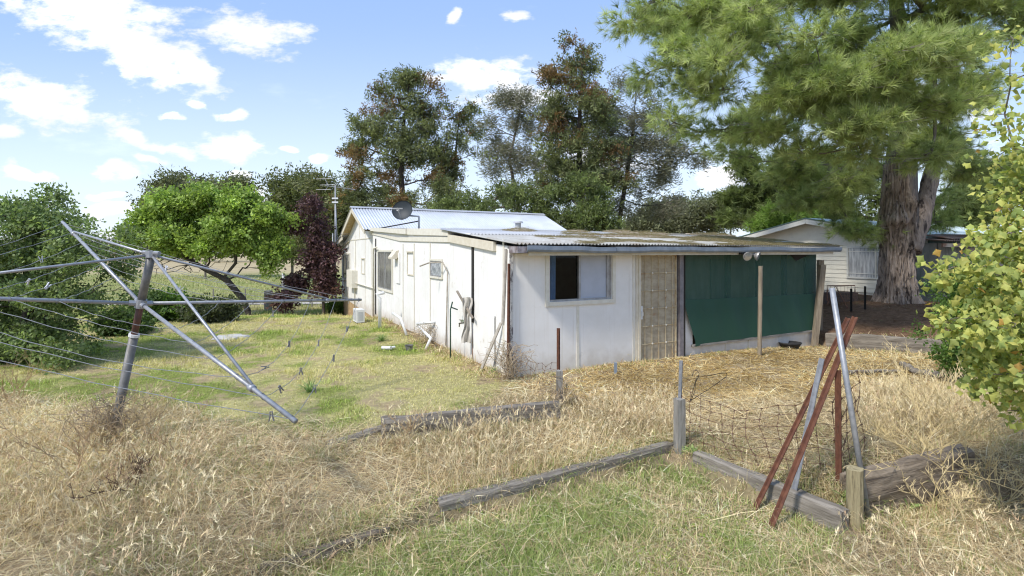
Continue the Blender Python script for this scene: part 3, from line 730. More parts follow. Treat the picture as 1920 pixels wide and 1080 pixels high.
for (dx, dz) in ((-.55,.28),(-.55,-.22),(-.35,.0)): m.tube([c+Vector((dx-.35,0,dz)), c+Vector((dx+.35,0,dz+.02))], .008, 5)
m.tube([c+Vector((-.55,.2,.3)), c+Vector((-.35,.1,.0)), c+Vector((-.5,.1,-.24))], .010, 5)
m.build('yagi', M_galv, ant, True)
m = MB()
for z in (zt-.62, zt-.80):
    m.bar(c+Vector((-.14,-.04,z-zt)), c+Vector((.14,-.04,z-zt)), .05, .07)
m.build('insulator', M_pvc, ant, True)

# air conditioner outdoor unit
ap = on(-.42, Ty(690)+1.5, 0); pA = GT(677, 604)
ac = empty('air_conditioner', (pA.x, pA.y, pA.z), TH, 'small white outdoor air conditioner unit beside the house footing', 'air conditioner')
def bx(x0,x1,y0,y1,z0,z1): return MB().box(x0,x1,y0,y1,z0,z1)
bx(-.30,.08,-.45,.45,.04,.66).build('casing', M_pvc, ac)
m = MB()
for i in range(11): z = .12+.045*i; m.box(-.306,-.301,-.32,.38,z,z+.02)
for i in range(9): m.box(-.22, .02, -.456, -.451, .12+.05*i, .135+.05*i)
m.build('grille', pmat('grey_grille', (.30,.31,.32), None, 5, .6), ac)
m = MB(); m.box(-.28,-.22,-.4,.4,0,.04); m.box(0,.06,-.4,.4,0,.04); m.build('foot', M_dgap, ac); ac.scale = (.62, .62, .62)

# twin floodlight under the gutter
fp = on(Sx(1392,-.3), -.34, 2.12)
fl = empty('floodlight', fp, TH, 'silver twin floodlight clipped under the gutter', 'floodlight')
MB().box(-.10,.02,-.03,.05,-.03,.05).build('bracket', M_dgap, fl)
M_lens = pmat('silver_lens', (.75,.77,.80), (.55,.58,.6), 12, .15, metal=.7, bump=.1)
for (dx, ry) in ((0.02, -.3), (.34, .5)):
    m = MB(); d = Vector((sin(ry)*.8, -.8, -.35)).normalized(); c = Vector((dx, -.06, -.06))
    m.tube([c-d*.09, c-d*.05, c, c+d*.03], [.03, .055, .095, .10], 16); L = m.build('lamp_head', M_alu, fl, smooth=False)
    m = MB(); m.tube([c+d*.031, c+d*.036], [.086, .02], 16); m.build('lens', M_lens, L)
m = MB(); m.tube([(-.02,0,0),(.1,-.02,-.01),(.3,-.02,-.03)], .012, 6); m.build('arm', M_alu, fl)

# pipes, tap, hose, rag, pickets along the side wall
def ting(name, label, cat, mb, mat, origin, group=None, smooth=False):
    o = mb.build(name, mat, origin=origin, smooth=smooth); return tag(o, label, cat, group)
def LW(px, py, off=-.06):   # point just off the side wall
    t = Ty(px); return on(off, t, zL(px, py))
m = MB(); a = LW(815, 604); b = LW(801, 606, -.25); c = GT(798, 657); c2 = b+Vector((.0,0,-.5))
m.tube([LW(816,604,-.0), a, b, b+Vector((.02,0,-.06)), c+Vector((.1,.1,.25)), c+Vector((0,0,.02))], .032, 8)
ting('waste_pipe', 'white pipe bending out of wall below the small square window', 'pipe', m, M_pvc, c, smooth=True)
m = MB(); c = GT(712, 616); m.tube([c+Vector((0,0,-.05)), c+Vector((0,0,.85)), c+Vector((-.08,0,.95)), c+Vector((.12,.05,1.0))], .05, 8)
ting('drain_pipe', 'thick white pipe with crook standing near the air conditioner', 'pipe', m, M_pvc, c, smooth=True)
m = MB(); c = GT(764, 628); m.tube([c+Vector((-.5,.5,.5)), c+Vector((-.2,.1,.42)), c+Vector((0,-.1,.0))], .035, 8)
ting('waste_pipe', 'white pipe sloping to the ground from lowest part of wall', 'pipe', m, M_pvc, c, smooth=True)
c = GT(844.5, 674); m = MB(); hx = LW(868, 580, -.12)
m.tube([c, c+Vector((0,0,1.0)), c+Vector((.04,0,1.15)), hx+Vector((-.12,-.1,.06)), hx], .014, 6)
ting('garden_hose', 'dark green hose rising from grass and curving to wall', 'hose', m, pmat('green_hose', (.02,.07,.05), None, 5, .5), c, smooth=True)
c = LW(874, 605, -.05); m = MB(); m.tube([c+Vector((0,0,0)), c+Vector((-.09,-.1,0))], .013, 6); m.tube([c+Vector((-.08,-.09,.0)), c+Vector((-.085,-.1,-.07))], .012, 6); m.tube([c+Vector((-.05,-.05,0)), c+Vector((-.05,-.05,.06))], .008, 5); m.bar(c+Vector((-.09,-.03,.065)), c+Vector((-.01,-.07,.065)), .012, .012)
ting('garden_tap', 'small dark metal tap sticking out of wall beside the rag', 'tap', m, pmat('old_brass', (.10,.09,.06), None, 5, .5, metal=.6), c)
# rag draped on a stick
c = GT(887, 676); stick = MB(); stick.bar(c, c+Vector((-.02,.05,1.05)), .05, .035, up=(1,0,0))
ting('steel_picket', 'short dark rusty picket holding the rag against the wall', 'picket', stick, M_rust, c)
V = []; Fs = []; nx, nz = 10, 26; top = LW(889, 545, -.14); 
rt, rb = 556, 655
for j in range(nz+1):
    q = j/nz; wv = .10+.035*sin(q*7+1)
    z = zL(887, rt)-(zL(887, rt)-zL(887, rb))*q*.86
    cc = LW(887-2*q, 556, -.12); 
    for i in range(nx+1):
        u = (i/nx-.5)*2; V.append(Vector((cc.x+u*wv*.75+.008*sin(q*13), cc.y-.04-.03*cos(u*5+q*9)-.015*sin(u*11), z-.02*abs(u))))
for j in range(nz):
    for i in range(nx): a = j*(nx+1)+i; Fs.append((a, a+1, a+nx+2, a+nx+1))
m = MB(); m.add(V, Fs); ting('hanging_rag', 'crumpled grey rag hanging on the picket at side wall', 'rag', m, M_cloth, V[0], smooth=True)
m = MB(); c = LW(892, 588, -.1); m.bar(LW(895, 596, -.1), LW(876, 545, -.22), .04, .03); ting('timber_stick', 'short weathered stick leaning above the rag', 'stick', m, pmat('weathered_stick', (.30,.26,.21), (.2,.17,.14), 9, .9), c)
def picket(name, label, p0, p1, mat, w=.04, group=None, cat='picket'):
    p0, p1 = Vector(p0), Vector(p1); d = (p1-p0).normalized(); m = MB()
    q = d.cross(Vector((0,1,0))).normalized(); r = d.cross(q)
    m.bar(p0, p1, w, .006, up=r); 
    m.bar(p0+r*(w*.35), p1+r*(w*.35), .006, w*.7-.006, up=r)
    return ting(name, label, cat, m, mat, p0, group)
picket('steel_picket', 'rusty dark picket standing hard against the front corner of house', on(-.08,-.07,-.1), on(-.05,-.05,1.95), M_rust, .05)
picket('steel_picket', 'rusty picket in front of the blank wall under the window', GT(1047, 745)+Vector((0,0,-.2)), (GT(1047,745)+Vector((0,0,1.02))), M_rust, .05)
c = GT(405, 600)
m = MB(); p = GT(1154, 700); m.bar(p+Vector((0,0,-.1)), p+Vector((0,0,.19)), .05, .05, up=(0,1,0)); ting('pipe_stub', 'short blue grey stub standing by front wall', 'pipe', m, M_gutter, p)
# ---------------------------------------------------------------- neighbour house, shed, posts, timbers, clothes line
NC = Vector((12.44, 16.0, 0))                    # near corner of the neighbour's gable wall
M_wb = pmat('cream_weatherboard', (.88,.82,.66), (.82,.76,.60), 2.2, .6, bump=.05, c3=(.45,.43,.36), s3=2, l3=.6, h3=.85)
M_wbtrim = pmat('pale_trim', (.72,.70,.62), (.66,.64,.55), 5, .6, bump=.05)
M_green = pmat('dull_green_edge', (.10,.17,.14), (.13,.21,.17), 5, .5, bump=0)
def neighbour():
    nb = empty('neighbour_house', (NC.x, NC.y, .6), TH, 'cream weatherboard house with low green edged gable behind the big pine', 'house')
    W = 6.6; zb = .2; ze = 1.97; zr = 2.67; L = 9.0
    m = MB(); z = zb
    while z < zr-.02:
        def lim(zz):
            q = max(0, (zz-ze)/(zr-ze)); return q*W/2, W-q*W/2
        a, b = lim(z+.08)
        if b-a > .1: m.prism([(-.004, z), (-.004, z), (-.022, z), (-.006, z+.148), (.02, z+.148), (.02, z)][1:], a+.01, b-.01, 1)
        z += .15
    m.box(.02, L, .02, W, zb-.1, ze); m.prism([(0.03, ze), (W/2, zr), (W-.03, ze)], .02, L, 0)
    m.build('wall', M_wb, nb)
    m = MB(); m.box(0.03, L, .0, .019, -.4, ze); m.build('side_cladding', M_wb, nb)
    m = MB(); m.box(.05, .10, .05, W, -.6, .19); m.build('base_board', pmat('dark_base', (.12,.10,.085), (.07,.06,.05), 6, .9), nb)
    # roof with bargeboards
    r = MB()
    corr(r, -.45, L+.3, -.45, ze-.05, W/2, zr+.08); corr(r, -.45, L+.3, W+.45, ze-.05, W/2, zr+.08)
    roof = r.build('roof', pmat('pale_green_roof', (.42,.50,.49), (.50,.57,.55), 2, .5, bump=0), nb, smooth=True)
    b = MB()
    for s_ in (-1, 1):
        y0 = -.45 if s_ < 0 else W+.45
        b.bar((-.47, y0, ze-.15), (-.47, W/2, zr-.03), .03, .16)
    b.build('barge_board', M_wbtrim, nb)
    b = MB()
    for s_ in (-1, 1):
        y0 = -.47 if s_ < 0 else W+.47
        b.bar((-.48, y0, ze-.03), (-.48, W/2, zr+.085), .05, .03)
    b.build('roof_edge', M_green, roof)
    g = MB(); g.box(-.45, L, -.57, -.46, ze-.17, ze-.06); g.build('gutter', M_green, nb)
    b = MB(); b.box(-.45, L, -.455, -.43, ze-.22, ze-.05); b.build('fascia', M_wbtrim, nb)
    # window
    ya, yb, za, zb2 = .75, 2.06, .70, 1.68
    w = MB()
    for (a, b_, c, d) in ((ya-.05, ya, za-.05, zb2+.05), (yb, yb+.05, za-.05, zb2+.05), (ya, yb, za-.05, za), (ya, yb, zb2, zb2+.05)): w.box(-.05, -.023, a, b_, c, d)
    win = w.build('window', M_wbtrim, nb)
    f = MB()
    for y in (ya+.45,): f.box(-.048, -.024, y-.02, y+.02, za, zb2)
    for z in (za+.12, zb2-.12): f.box(-.044, -.024, ya, yb, z-.012, z+.012)
    f.build('glazing_bar', M_wbtrim, win)
    g = MB(); g.box(-.03, -.023, ya, yb, za, zb2); g.build('pane', pmat('net_curtain_behind_glass', (.66,.66,.63), (.30,.30,.29), 2.5, .15, bump=0, stretch=(1,7,.6), spec=.8), win)
neighbour()
M_wood = pmat('grey_weathered_timber', (.27,.24,.20), (.15,.13,.105), 7, .92, bump=.7, stretch=(.35,4,4), c3=(.09,.075,.06), s3=9, l3=.55, h3=.68, bdist=.02)
M_wood2 = pmat('warm_weathered_timber', (.30,.25,.18), (.19,.15,.105), 6, .92, bump=.7, stretch=(4,4,.35), c3=(.10,.08,.06), s3=10, l3=.56, h3=.68, bdist=.015)
M_post = pmat('grey_post_timber', (.30,.285,.255), (.20,.185,.16), 8, .9, bump=.6, stretch=(5,5,.4), c3=(.10,.09,.075), s3=10, l3=.56, h3=.68, bdist=.012)
def shed():
    
    sh = empty('tin_shed', (12.15, 14.9, .6), TH*.35, 'rusty roofed tin shed with corrugated wall behind big tree trunk', 'shed')
    m = MB(); n = 70; V = []; Fs = []
    for i in range(n+1):
        x = .0+.9*i/n; y = .02*sin(2*pi*x/.1)
        V += [(x, y, -.3), (x, y, 1.80)]
    for i in range(n): Fs.append((2*i, 2*i+2, 2*i+3, 2*i+1))
    m.add(V, Fs); m.build('wall', pmat('mossy_corrugated_iron', (.30,.30,.27), (.20,.21,.18), 3, .8, metal=.1, bump=.1, stretch=(1,1,.5), c3=(.09,.11,.06), s3=2), sh, smooth=True)
    m = MB(); m.box(.9, 3.6, 0, .05, -.3, 1.66); m.build('board_wall', pmat('grey_board', (.46,.40,.34), (.36,.31,.26), 3, .9, bump=.1), sh)
    m = MB(); m.box(1.25, 1.75, -.03, -.001, .0, 1.1); m.build('leaning_panel', pmat('pale_panel', (.33,.33,.28), None, 4, .8), sh)
    m = MB(); m.box(0.02, 3.6, .06, .9, -.3, 1.8); m.build('inner_body', MATS['mossy_corrugated_iron'], sh)
    r = MB(); corr(r, -.2, 4.0, -.35, 1.86, 1.2, 2.0); corr(r, .15, 4.0, -.30, 1.92, .8, 2.05, amp=.02, wob=.06)
    r.build('roof', pmat('rusted_roof_iron', (.16,.08,.05), (.24,.20,.18), 3, .8, bump=.2, c3=(.07,.035,.025), s3=3), sh)
    m = MB(); m.box(-.25, 4.0, -.36, -.31, 1.68, 1.78); m.build('rail', pmat('shed_rail', (.42,.38,.30), (.2,.11,.07), 3, .8), sh)
    m = MB(); m.box(.35, .55, -.12, -.06, -.3, .95); m.box(.62,.72,-.10,-.05,-.3,.8); m.build('leaning_plank', pmat('dark_plank', (.07,.065,.055), (.12,.11,.10), 5, .9), sh)
shed()

def sleeper(name, label, p0, p1, w, h, mat=M_wood, cat='timber sleeper', group=None, seed=1, rot=0.0, wear=.02):
    """old railway-sleeper-like beam from p0 to p1 (top centre line), knocked about"""
    p0, p1 = Vector(p0), Vector(p1); d = p1-p0; L = d.length; x = d.normalized(); z = Vector((0,0,1)); y = z.cross(x).normalized(); z = x.cross(y)
    rr = random.Random(seed); n = max(8, int(L/.06)); prof = []
    k = 5
    base = []
    for e in range(4):
        c = [(-w/2, 0), (w/2, 0), (w/2, -h), (-w/2, -h)]
        a, b = c[e], c[(e+1) % 4]
        for i in range(k): base.append((a[0]+(b[0]-a[0])*i/k, a[1]+(b[1]-a[1])*i/k))
    V = []; Fs = []; K = len(base)
    for i in range(n+1):
        q = i/n; X = L*q
        for j, (yy, zz) in enumerate(base):
            nx_ = float(vnoise(X*2+seed*9, j*1.7+seed, 1.0))-.5; n2 = float(vnoise(X*9+seed*5, j*1.1, 1.3))-.5
            e = (wear*1.2*nx_+wear*.7*n2)
            edge = 1 if j % k == 0 else 0
            cy, cz = 0, -h/2; vx, vz = yy-cy, zz-cz; l = math.hypot(vx, vz)
            sc = 1+e/l - edge*.07
            if q < .02 or q > .98: sc *= .95
            xo = X + (0.02*nx_ if q in (0, 1) else 0)
            V.append((xo, cy+vx*sc, cz+vz*sc + .012*sin(X*1.3+seed)))
    for i in range(n):
        for j in range(K): a = i*K+j; b = i*K+(j+1) % K; Fs.append((a, b, b+K, a+K))
    Fs += [tuple(range(K))[::-1], tuple(range(n*K, n*K+K))]
    me = bpy.data.meshes.new(name); me.from_pydata(V, [], Fs); me.materials.append(mat)
    o = bpy.data.objects.new(name, me); COL.objects.link(o)
    M4 = Matrix((x, y, z)).transposed().to_4x4(); M4.translation = p0
    o.matrix_world = M4; o.location = p0; o.rotation_euler = M4.to_euler(); WM[o.name] = M4
    return tag(o, label, cat, group)
def TP(px, py, D): return P(px, py, D)
def atz(px, py, z): return G(px, py, z)
GS = 'old timber sleepers edging the beds'
sleeper('timber_sleeper', 'grey sleeper edging the lawn behind the tall dry weeds', atz(716,787,.21), atz(1048,750,.22), .11, .32, group=GS, seed=1)
sleeper('timber_sleeper', 'short cut sleeper end butting the lawn edging sleeper', atz(714,783,.19), atz(745,780,.19), .07, .26, group=GS, seed=2)
sleeper('timber_sleeper', 'dark sleeper running down from the square grey post to the green grass', atz(822,936,.03), atz(1258,828,.05), .10, .22, group=GS, seed=3)
sleeper('timber_sleeper', 'silvery sleeper lying low behind the leaning rusty pickets', atz(1306,842,.06), atz(1585,955,.05), .13, .26, group=GS, seed=4)
p0 = atz(1588,887,.24); p1 = atz(1812,838,.30)
sleeper('timber_sleeper', 'massive cracked sleeper on edge beside the short round stump post', p0, p1, .16, .50, mat=pmat('brown_cracked_timber', (.25,.20,.145), (.15,.115,.08), 5, .95, bump=.9, stretch=(.35,4,4), c3=(.06,.045,.035), s3=7, l3=.52, h3=.66, bdist=.03), group=GS, seed=5, wear=.032)
sleeper('timber_sleeper', 'long pale retaining sleeper below the bare ground under big tree', (7.58,12.62,.20), (9.75,10.35,.31), .12, .42, group=GS, seed=6, wear=.03)
sleeper('timber_sleeper', 'half buried flat timber flush with the straw by the bottom edge', GT(460,1062)+Vector((0,0,.0)), GT(725,990)+Vector((0,0,.01)), .16, .1, mat=pmat('grey_brown_flat_timber', (.24,.20,.16), (.16,.13,.105), 6, .95, bump=.6, stretch=(.35,4,4)), group=GS, seed=7)
sleeper('timber_sleeper', 'sunken grey timber strip between lawn and foreground straw', GT(610,840)+Vector((0,0,.03)), GT(720,806)+Vector((0,0,.04)), .14, .1, group=GS, seed=8)
# fallen logs by the right shrub
def rough_log(label, pts, r, seed, mat):
    m = MB(); rr = random.Random(seed); q = []
    pts = [Vector(p) for p in pts]; out = []; rs = []
    for a, b in zip(pts[:-1], pts[1:]):
        for i in range(6): out.append(a.lerp(b, i/6)+Vector((rr.uniform(-1,1), rr.uniform(-1,1), rr.uniform(-1,1)))*r*.25); rs.append(r*rr.uniform(.75, 1.15))
    out.append(pts[-1]); rs.append(r*.5)
    m.tube(out, rs, 9); return ting('fallen_log', label, 'log', m, mat, pts[0], smooth=False)
rough_log('grey rotten log lying by the leafy shrub', [GT(1690,690)+Vector((0,0,.08)), GT(1715,702)+Vector((0,0,.06)), GT(1770,712)+Vector((0,0,.05))], .06, 2, M_wood)
rough_log('thin pale branch lying in straw behind the leaning pipe', [GT(1592,703)+Vector((0,0,.06)), GT(1640,704)+Vector((0,0,.07)), GT(1690,700)+Vector((0,0,.04))], .03, 3, M_wood)

def post(name, label, p, h, w, mat, tilt=(0,0), roundp=False, depth=.2, cat='post', d=None, yaw=0.0):
    p = Vector(p); m = MB(); d = d or w
    rr = random.Random(int(p.x*100)); n = 10
    seg = 12 if roundp else 12
    V = []; Fs = []
    for i in range(n+1):
        z = -depth+(h+depth)*i/n
        for k in range(seg):
            a = 2*pi*k/seg
            if roundp: x, y = cos(a)*w/2, sin(a)*w/2
            else:
                c, s_ = cos(a+pi/4), sin(a+pi/4); q = 1/max(abs(c), abs(s_)); x, y = c*q*w/2*(.97), s_*q*d/2*.97
            e = 1+rr.uniform(-.03, .03)
            x, y = x*e, y*e
            x, y = x*cos(yaw)-y*sin(yaw), x*sin(yaw)+y*cos(yaw)
            V.append((x+tilt[0]*z, y+tilt[1]*z, z+(rr.uniform(-.012, .012) if i == n else 0)))
    for i in range(n):
        for k in range(seg): a = i*seg+k; b = i*seg+(k+1) % seg; Fs.append((a, b, b+seg, a+seg))
    Fs += [tuple(range(seg))[::-1], tuple(range(n*seg, n*seg+seg))]
    m.add([Vector(v)+p for v in V], Fs)
    return ting(name, label, cat, m, mat, p)
pp = GT(1274, 845); Dp = pp.y
post('timber_post', 'square grey timber post where the two front sleepers meet', pp, (845-750)/F*Dp, .095, M_post, yaw=.25)
picket('steel_picket', 'thin galvanised picket standing up behind the square grey post', pp+Vector((.01,.07,-.1)), P(1277, 676, Dp+.07), M_galv, .04)
q = GT(1603, 985); post('timber_post', 'short round pine stump post in front of the massive sleeper', q, (985-878)/F*q.y, .125, pmat('pine_stump', (.34,.29,.17), (.24,.20,.11), 8, .9, bump=.5, stretch=(5,5,.5), c3=(.12,.10,.06), s3=8), roundp=True)
q = GT(1424, 668); q = Vector((q.x, q.y-.0, q.z)); post('round_post', 'slim round timber post standing before the green shadecloth', q, (668-499)/F*q.y, .085, M_wood2, roundp=True, tilt=(.012, 0))
q = GT(1527, 650); post('timber_post', 'grey slab post leaning against the porch corner', q, (650-497)/F*q.y, .13, M_wood2, tilt=(.10, 0), d=.1)
q = GT(1541, 645)+Vector((.1,.3,0)); post('timber_post', 'darker grey upright post beside the leaning slab post', q, (645-495)/F*q.y, .13, M_wood2, tilt=(.02, 0), d=.1)
q = GT(1049, 760); post('timber_post', 'small rotting post wrapped in dry vine at end of lawn sleeper', q, (755-690)/F*q.y, .09, M_post)
# tools leaning together: rusty angle irons and pipes
D0 = GT(1573, 940).y
def ang(label, px0, py0, D_0, px1, py1, D_1, mat, w=.05, name='steel_picket', cat='picket'):
    return picket(name, label, P(px0, py0, D_0), P(px1, py1, D_1), mat, w, cat=cat)
g1 = GT(1445, 992); g2 = GT(1415, 955); g3 = GT(1478, 960); g4 = GT(1630, 975)
ang('nearest rusty angle iron leaning up to the right', 1444, 992, g1.y, 1603, 595, 4.75, M_rust, .055, 'angle_iron', 'angle iron')
ang('rear rusty angle iron leaning behind the nearest one', 1415, 955, g2.y, 1590, 597, 4.95, M_rust, .05, 'angle_iron', 'angle iron')
ang('galvanised angle leaning between the two rusty angle irons', 1480, 962, g3.y, 1541, 672, 4.72, M_galv, .05, 'angle_iron', 'angle iron')
ang('upright rusty picket behind the crossed angle irons', 1573, 952, 4.62, 1571, 694, 4.62, M_rust, .055)
m = MB(); m.tube([g4+Vector((0,0,-.06)), P(1560, 540, 4.62)], .023, 10); ting('galvanised_pipe', 'grey galvanised pipe leaning left across the angle irons', 'pipe', m, M_galv, g4, smooth=True)

# wire netting, sagging between the pickets; one object per stretch
def mesh_fence(name, label, cols, rows, fn, r=.0030, group=None, mat=None, cat='wire fence', jit=.02, seed=3):
    rr = random.Random(seed); m = MB()
    pt = [[fn(i/cols, j/rows)+Vector((rr.uniform(-1,1), rr.uniform(-1,1), rr.uniform(-1,1)))*jit for i in range(cols+1)] for j in range(rows+1)]
    for j in range(rows+1):
        m.tube(pt[j], r, 4, cap=False)
    for i in range(cols+1):
        col = [pt[j][i] for j in range(rows+1)]; m.tube(col, r, 4, cap=False)
    for j in range(rows+1):
        for i in range(cols+1): c = pt[j][i]; m.tube([c-Vector((.009,0,0)), c+Vector((.009,0,0))], r*2.2, 4)
    return ting(name, label, cat, m, mat or M_rust, pt[0][0])
M_wire = pmat('rusty_wire', (.13,.065,.04), (.19,.12,.08), 20, .8, metal=.3, bump=0)
pa = pp+Vector((.04, .06, 0)); pb = P(1573, 900, 4.62); pb.z = hz1(pb.x, pb.y)
def fA(u, v):
    b = pa.lerp(pb, u); h = v*(.62-.20*sin(pi*u)*1.0+.12*u); return Vector((b.x-.06*sin(pi*v)*sin(pi*u), b.y+.25*sin(pi*u)*v, hz1(b.x, b.y)+.03+h))
mesh_fence('wire_fence', 'sagging rusty wire netting between square grey post and leaning irons', 11, 6, fA, mat=M_wire, jit=.022)
pc = GT(1680, 800)+Vector((.1, -.6, 0))
def fB(u, v):
    b = Vector((pb.x, pb.y, 0)).lerp(Vector((pb.x+.52, pb.y+.45, 0)), u); return Vector((b.x, b.y+.1*v, hz1(b.x, b.y)+.03+v*(.68+.05*u)))
mesh_fence('wire_fence', 'loose end of rusty netting to the right of the grey pipe', 4, 6, fB, mat=M_wire, seed=5)
hc = A0
pd = GT(1047, 742)
def fC(u, v):
    a = Vector((A0.x+.02, A0.y-.18, 0)); b = a.lerp(Vector((pd.x, pd.y, 0)), u); return Vector((b.x, b.y, hz1(b.x, b.y)+.03+v*(.55-.28*u*(1-u)*2-.1*u)))
mesh_fence('wire_fence', 'crumpled wire netting against the front wall near the corner', 9, 5, fC, mat=M_wire, jit=.04, seed=8, r=.0026)
# coat hanger
hp0 = P(1327, 745, Dp+.05)
m = MB(); Dh = Dp+.06; K = lambda a, b: P(a, b, Dh)
m.tube([K(1298,705), K(1300,697), K(1306,694), K(1311,700), K(1309,708), K(1304,716), K(1303,733), K(1297,748), K(1294,751)], .0035, 5)
m.tube([K(1294,752), K(1340,722), K(1362,706), K(1362,699), K(1345,701), K(1331,704), K(1306,706)], .0035, 5)
m.tube([K(1306,708), K(1294,752)], .0035, 5)
ting('coat_hanger', 'bent dark wire coat hanger caught on the netting by square post', 'coat hanger', m, M_dgap, hp0)
# black bowl
c = GT(1481, 654); m = MB()
V = []; Fs = []; nn = 22
for i, (r, z) in enumerate(((.09,0),(.19,.02),(.24,.10),(.26,.13),(.24,.135),(.20,.05),(.05,.03))):
    for k in range(nn): V.append(c+Vector((r*cos(2*pi*k/nn), r*.9*sin(2*pi*k/nn), z+.02)))
for i in range(6):
    for k in range(nn): a = i*nn+k; b = i*nn+(k+1) % nn; Fs.append((a, b, b+nn, a+nn))
m.add(V, Fs); ting('rubber_bowl', 'black rubber feed bowl on straw below the shadecloth', 'bowl', m, pmat('black_rubber', (.015,.015,.016), (.03,.03,.03), 8, .7), c, smooth=True)
# small litter on lawn
c = GT(767, 657); m = MB(); V = []; Fs = []
for i, (r, z) in enumerate(((.07,0),(.085,.10),(.095,.115),(.085,.115),(.06,.02))):
    for k in range(16): V.append(c+Vector((r*cos(2*pi*k/16), r*sin(2*pi*k/16), z)))
for i in range(4):
    for k in range(16): a = i*16+k; b = i*16+(k+1) % 16; Fs.append((a, b, b+16, a+16))
m.add(V, Fs); ting('plant_pot', 'small dark pot standing on the grass near the waste pipe', 'pot', m, pmat('dark_pot', (.10,.10,.10), (.2,.19,.18), 6, .8), c)
c = GT(726, 657)+Vector((0,0,.05)); m = MB(); m.tube([c+Vector((-.12,.02,0)), c, c+Vector((.09,-.03,.01))], [.04,.038,.04], 10); m.tube([c+Vector((.04,-.02,0)), c+Vector((.14,.10,0))], .03, 8)
ting('pipe_offcut', 'broken white pipe offcut lying on the lawn', 'pipe', m, M_pvc, c)
c = GT(432, 633); m = MB()
V = []; nn = 14
for lay in (0, 1):
    for k in range(nn): a = 2*pi*k/nn; r = 1+.2*sin(k*2.3); V.append(c+Vector((.40*r*cos(a)*(1-.1*lay), .36*r*sin(a)*(1-.1*lay), .04*lay)))
m.add(V, [(k, (k+1) % nn, nn+(k+1) % nn, nn+k) for k in range(nn)]+[tuple(range(nn, 2*nn))]); ting('concrete_slab', 'pale concrete slab sunk in the dirt patch on lawn', 'slab', m, pmat('pale_concrete', (.50,.49,.47), (.40,.385,.36), 4, .9, bump=.3), c)
# grey wood pieces on grass, feathers
# ---------------------------------------------------------------- rotary clothes hoist, leaning
def hoist():
    DH = 5.91
    hub = P(264, 569, DH); top = P(284, 478, DH-.05); base = P(212, 820, 6.06)
    base.z = hz1(base.x, base.y)
    h = empty('rotary_clothes_hoist', base, 0, 'old leaning rotary clothes hoist with long galvanised arms and sagging wires', 'clothes hoist')
    ends = [P(117, 416, 7.6), P(677, 562, 8.45), P(554.6, 790, 4.19), hub+(P(0, 560, 5.15)-hub)*2.25]
    joints = [(138.5, 440), (612, 561.5), (472, 724.6), None]
    low = hub.lerp(base, .0); d = (base-hub)
    c1 = hub+d*.16*1; c2 = hub+d*.2; c3 = hub+d*.235
    m = MB(); m.tube([base-Vector((0,0,.1)), base+Vector((0,0,.02)), c3], .047, 14); m.build('lower_pole', M_galv2, h, True, smooth=True)
    m = MB(); m.tube([c3, hub], .036, 14); m.build('rusty_pole', M_rustred, h, True, smooth=True)
    m = MB(); m.tube([hub+d*.02, top+(top-hub).normalized()*.02], .043, 14); m.build('upper_pole', M_galv2, h, True, smooth=True)
    m = MB(); m.tube([c3-d*.012, c3+d*.008], .056, 14); m.build('collar', M_pvc, h, True)
    m = MB(); m.tube([hub-d*.03, hub+d*.03], .056, 14)
    for e in ends: v = (e-hub).normalized(); m.tube([hub, hub+v*.11], .030, 8)
    m.build('hub', M_galv, h, True)
    m = MB(); m.tube([top-Vector((0,0,.03)), top+Vector((0,0,.045))], .058, 12)
    m.tube([top+Vector((-.13,.05,.03)), top+Vector((.13,-.06,.02))], .022, 6)
    m.build('cap', M_galv, h, True)
    for i, e in enumerate(ends):
        m = MB(); m.tube([hub, e], .0205, 10); m.build('arm', M_galv, h, True, smooth=True)
    fr = []
    for i, e in enumerate(ends):
        if joints[i]:
            f = min((k/200 for k in range(201)), key=lambda t: abs(CX+F*hub.lerp(e, t).x/hub.lerp(e, t).y-joints[i][0]))
        else: f = .8
        j = hub.lerp(e, f); fr.append(f)
        m = MB(); m.tube([top+Vector((0,0,.0)), j+Vector((0,0,.03))], .0145, 8); m.tube([j-(e-hub).normalized()*.03, j+(e-hub).normalized()*.03], .033, 8); m.build('brace', M_galv, h, True, smooth=True)
    # wires: six sagging rounds
    W = {}
    tt = [.28, .42, .56, .70, .84, .985]
    for w_i, t in enumerate(tt):
        for a in range(4):
            b = (a+1) % 4
            p, q = hub.lerp(ends[a], t), hub.lerp(ends[b], t)
            n = 16; L = (q-p).length; sag = .03*L*(1.0+.5*sin(w_i*2+a))*(2.2 if a == 1 and w_i > 1 else 1)
            pts = [p.lerp(q, k/n)+Vector((0, 0, -sag*4*(k/n)*(1-k/n)+.006*sin(k*2.1+w_i))) for k in range(n+1)]
            W[(w_i, a)] = pts
            m = MB(); m.tube(pts, .0032, 5, cap=False)
            for c in (p, q): v = Vector((0,0,.03)); m.tube([c-v, c+Vector((.03,0,0)), c+v, c-Vector((.03,0,0)), c-v], .004, 4)
            m.build('wire', M_wirez, h, True)
    return W
M_galv2 = pmat('weathered_grey_tube', (.13,.125,.115), (.20,.195,.185), 9, .55, metal=.25, bump=.15, c3=(.22,.17,.12), s3=6, l3=.58, h3=.8)
M_rustred = pmat('red_rust_tube', (.13,.055,.038), (.08,.04,.03), 12, .7, bump=.2)
M_wirez = pmat('grey_line_wire', (.30,.31,.33), (.22,.22,.23), 20, .5, metal=.3, bump=0)
LINES = hoist()
M_peg = pmat('grey_plastic_peg', (.22,.22,.23), (.14,.13,.12), 20, .8, bump=.2)
M_pegl = pmat('pale_grey_peg', (.55,.56,.60), (.45,.46,.5), 20, .7, bump=.1)
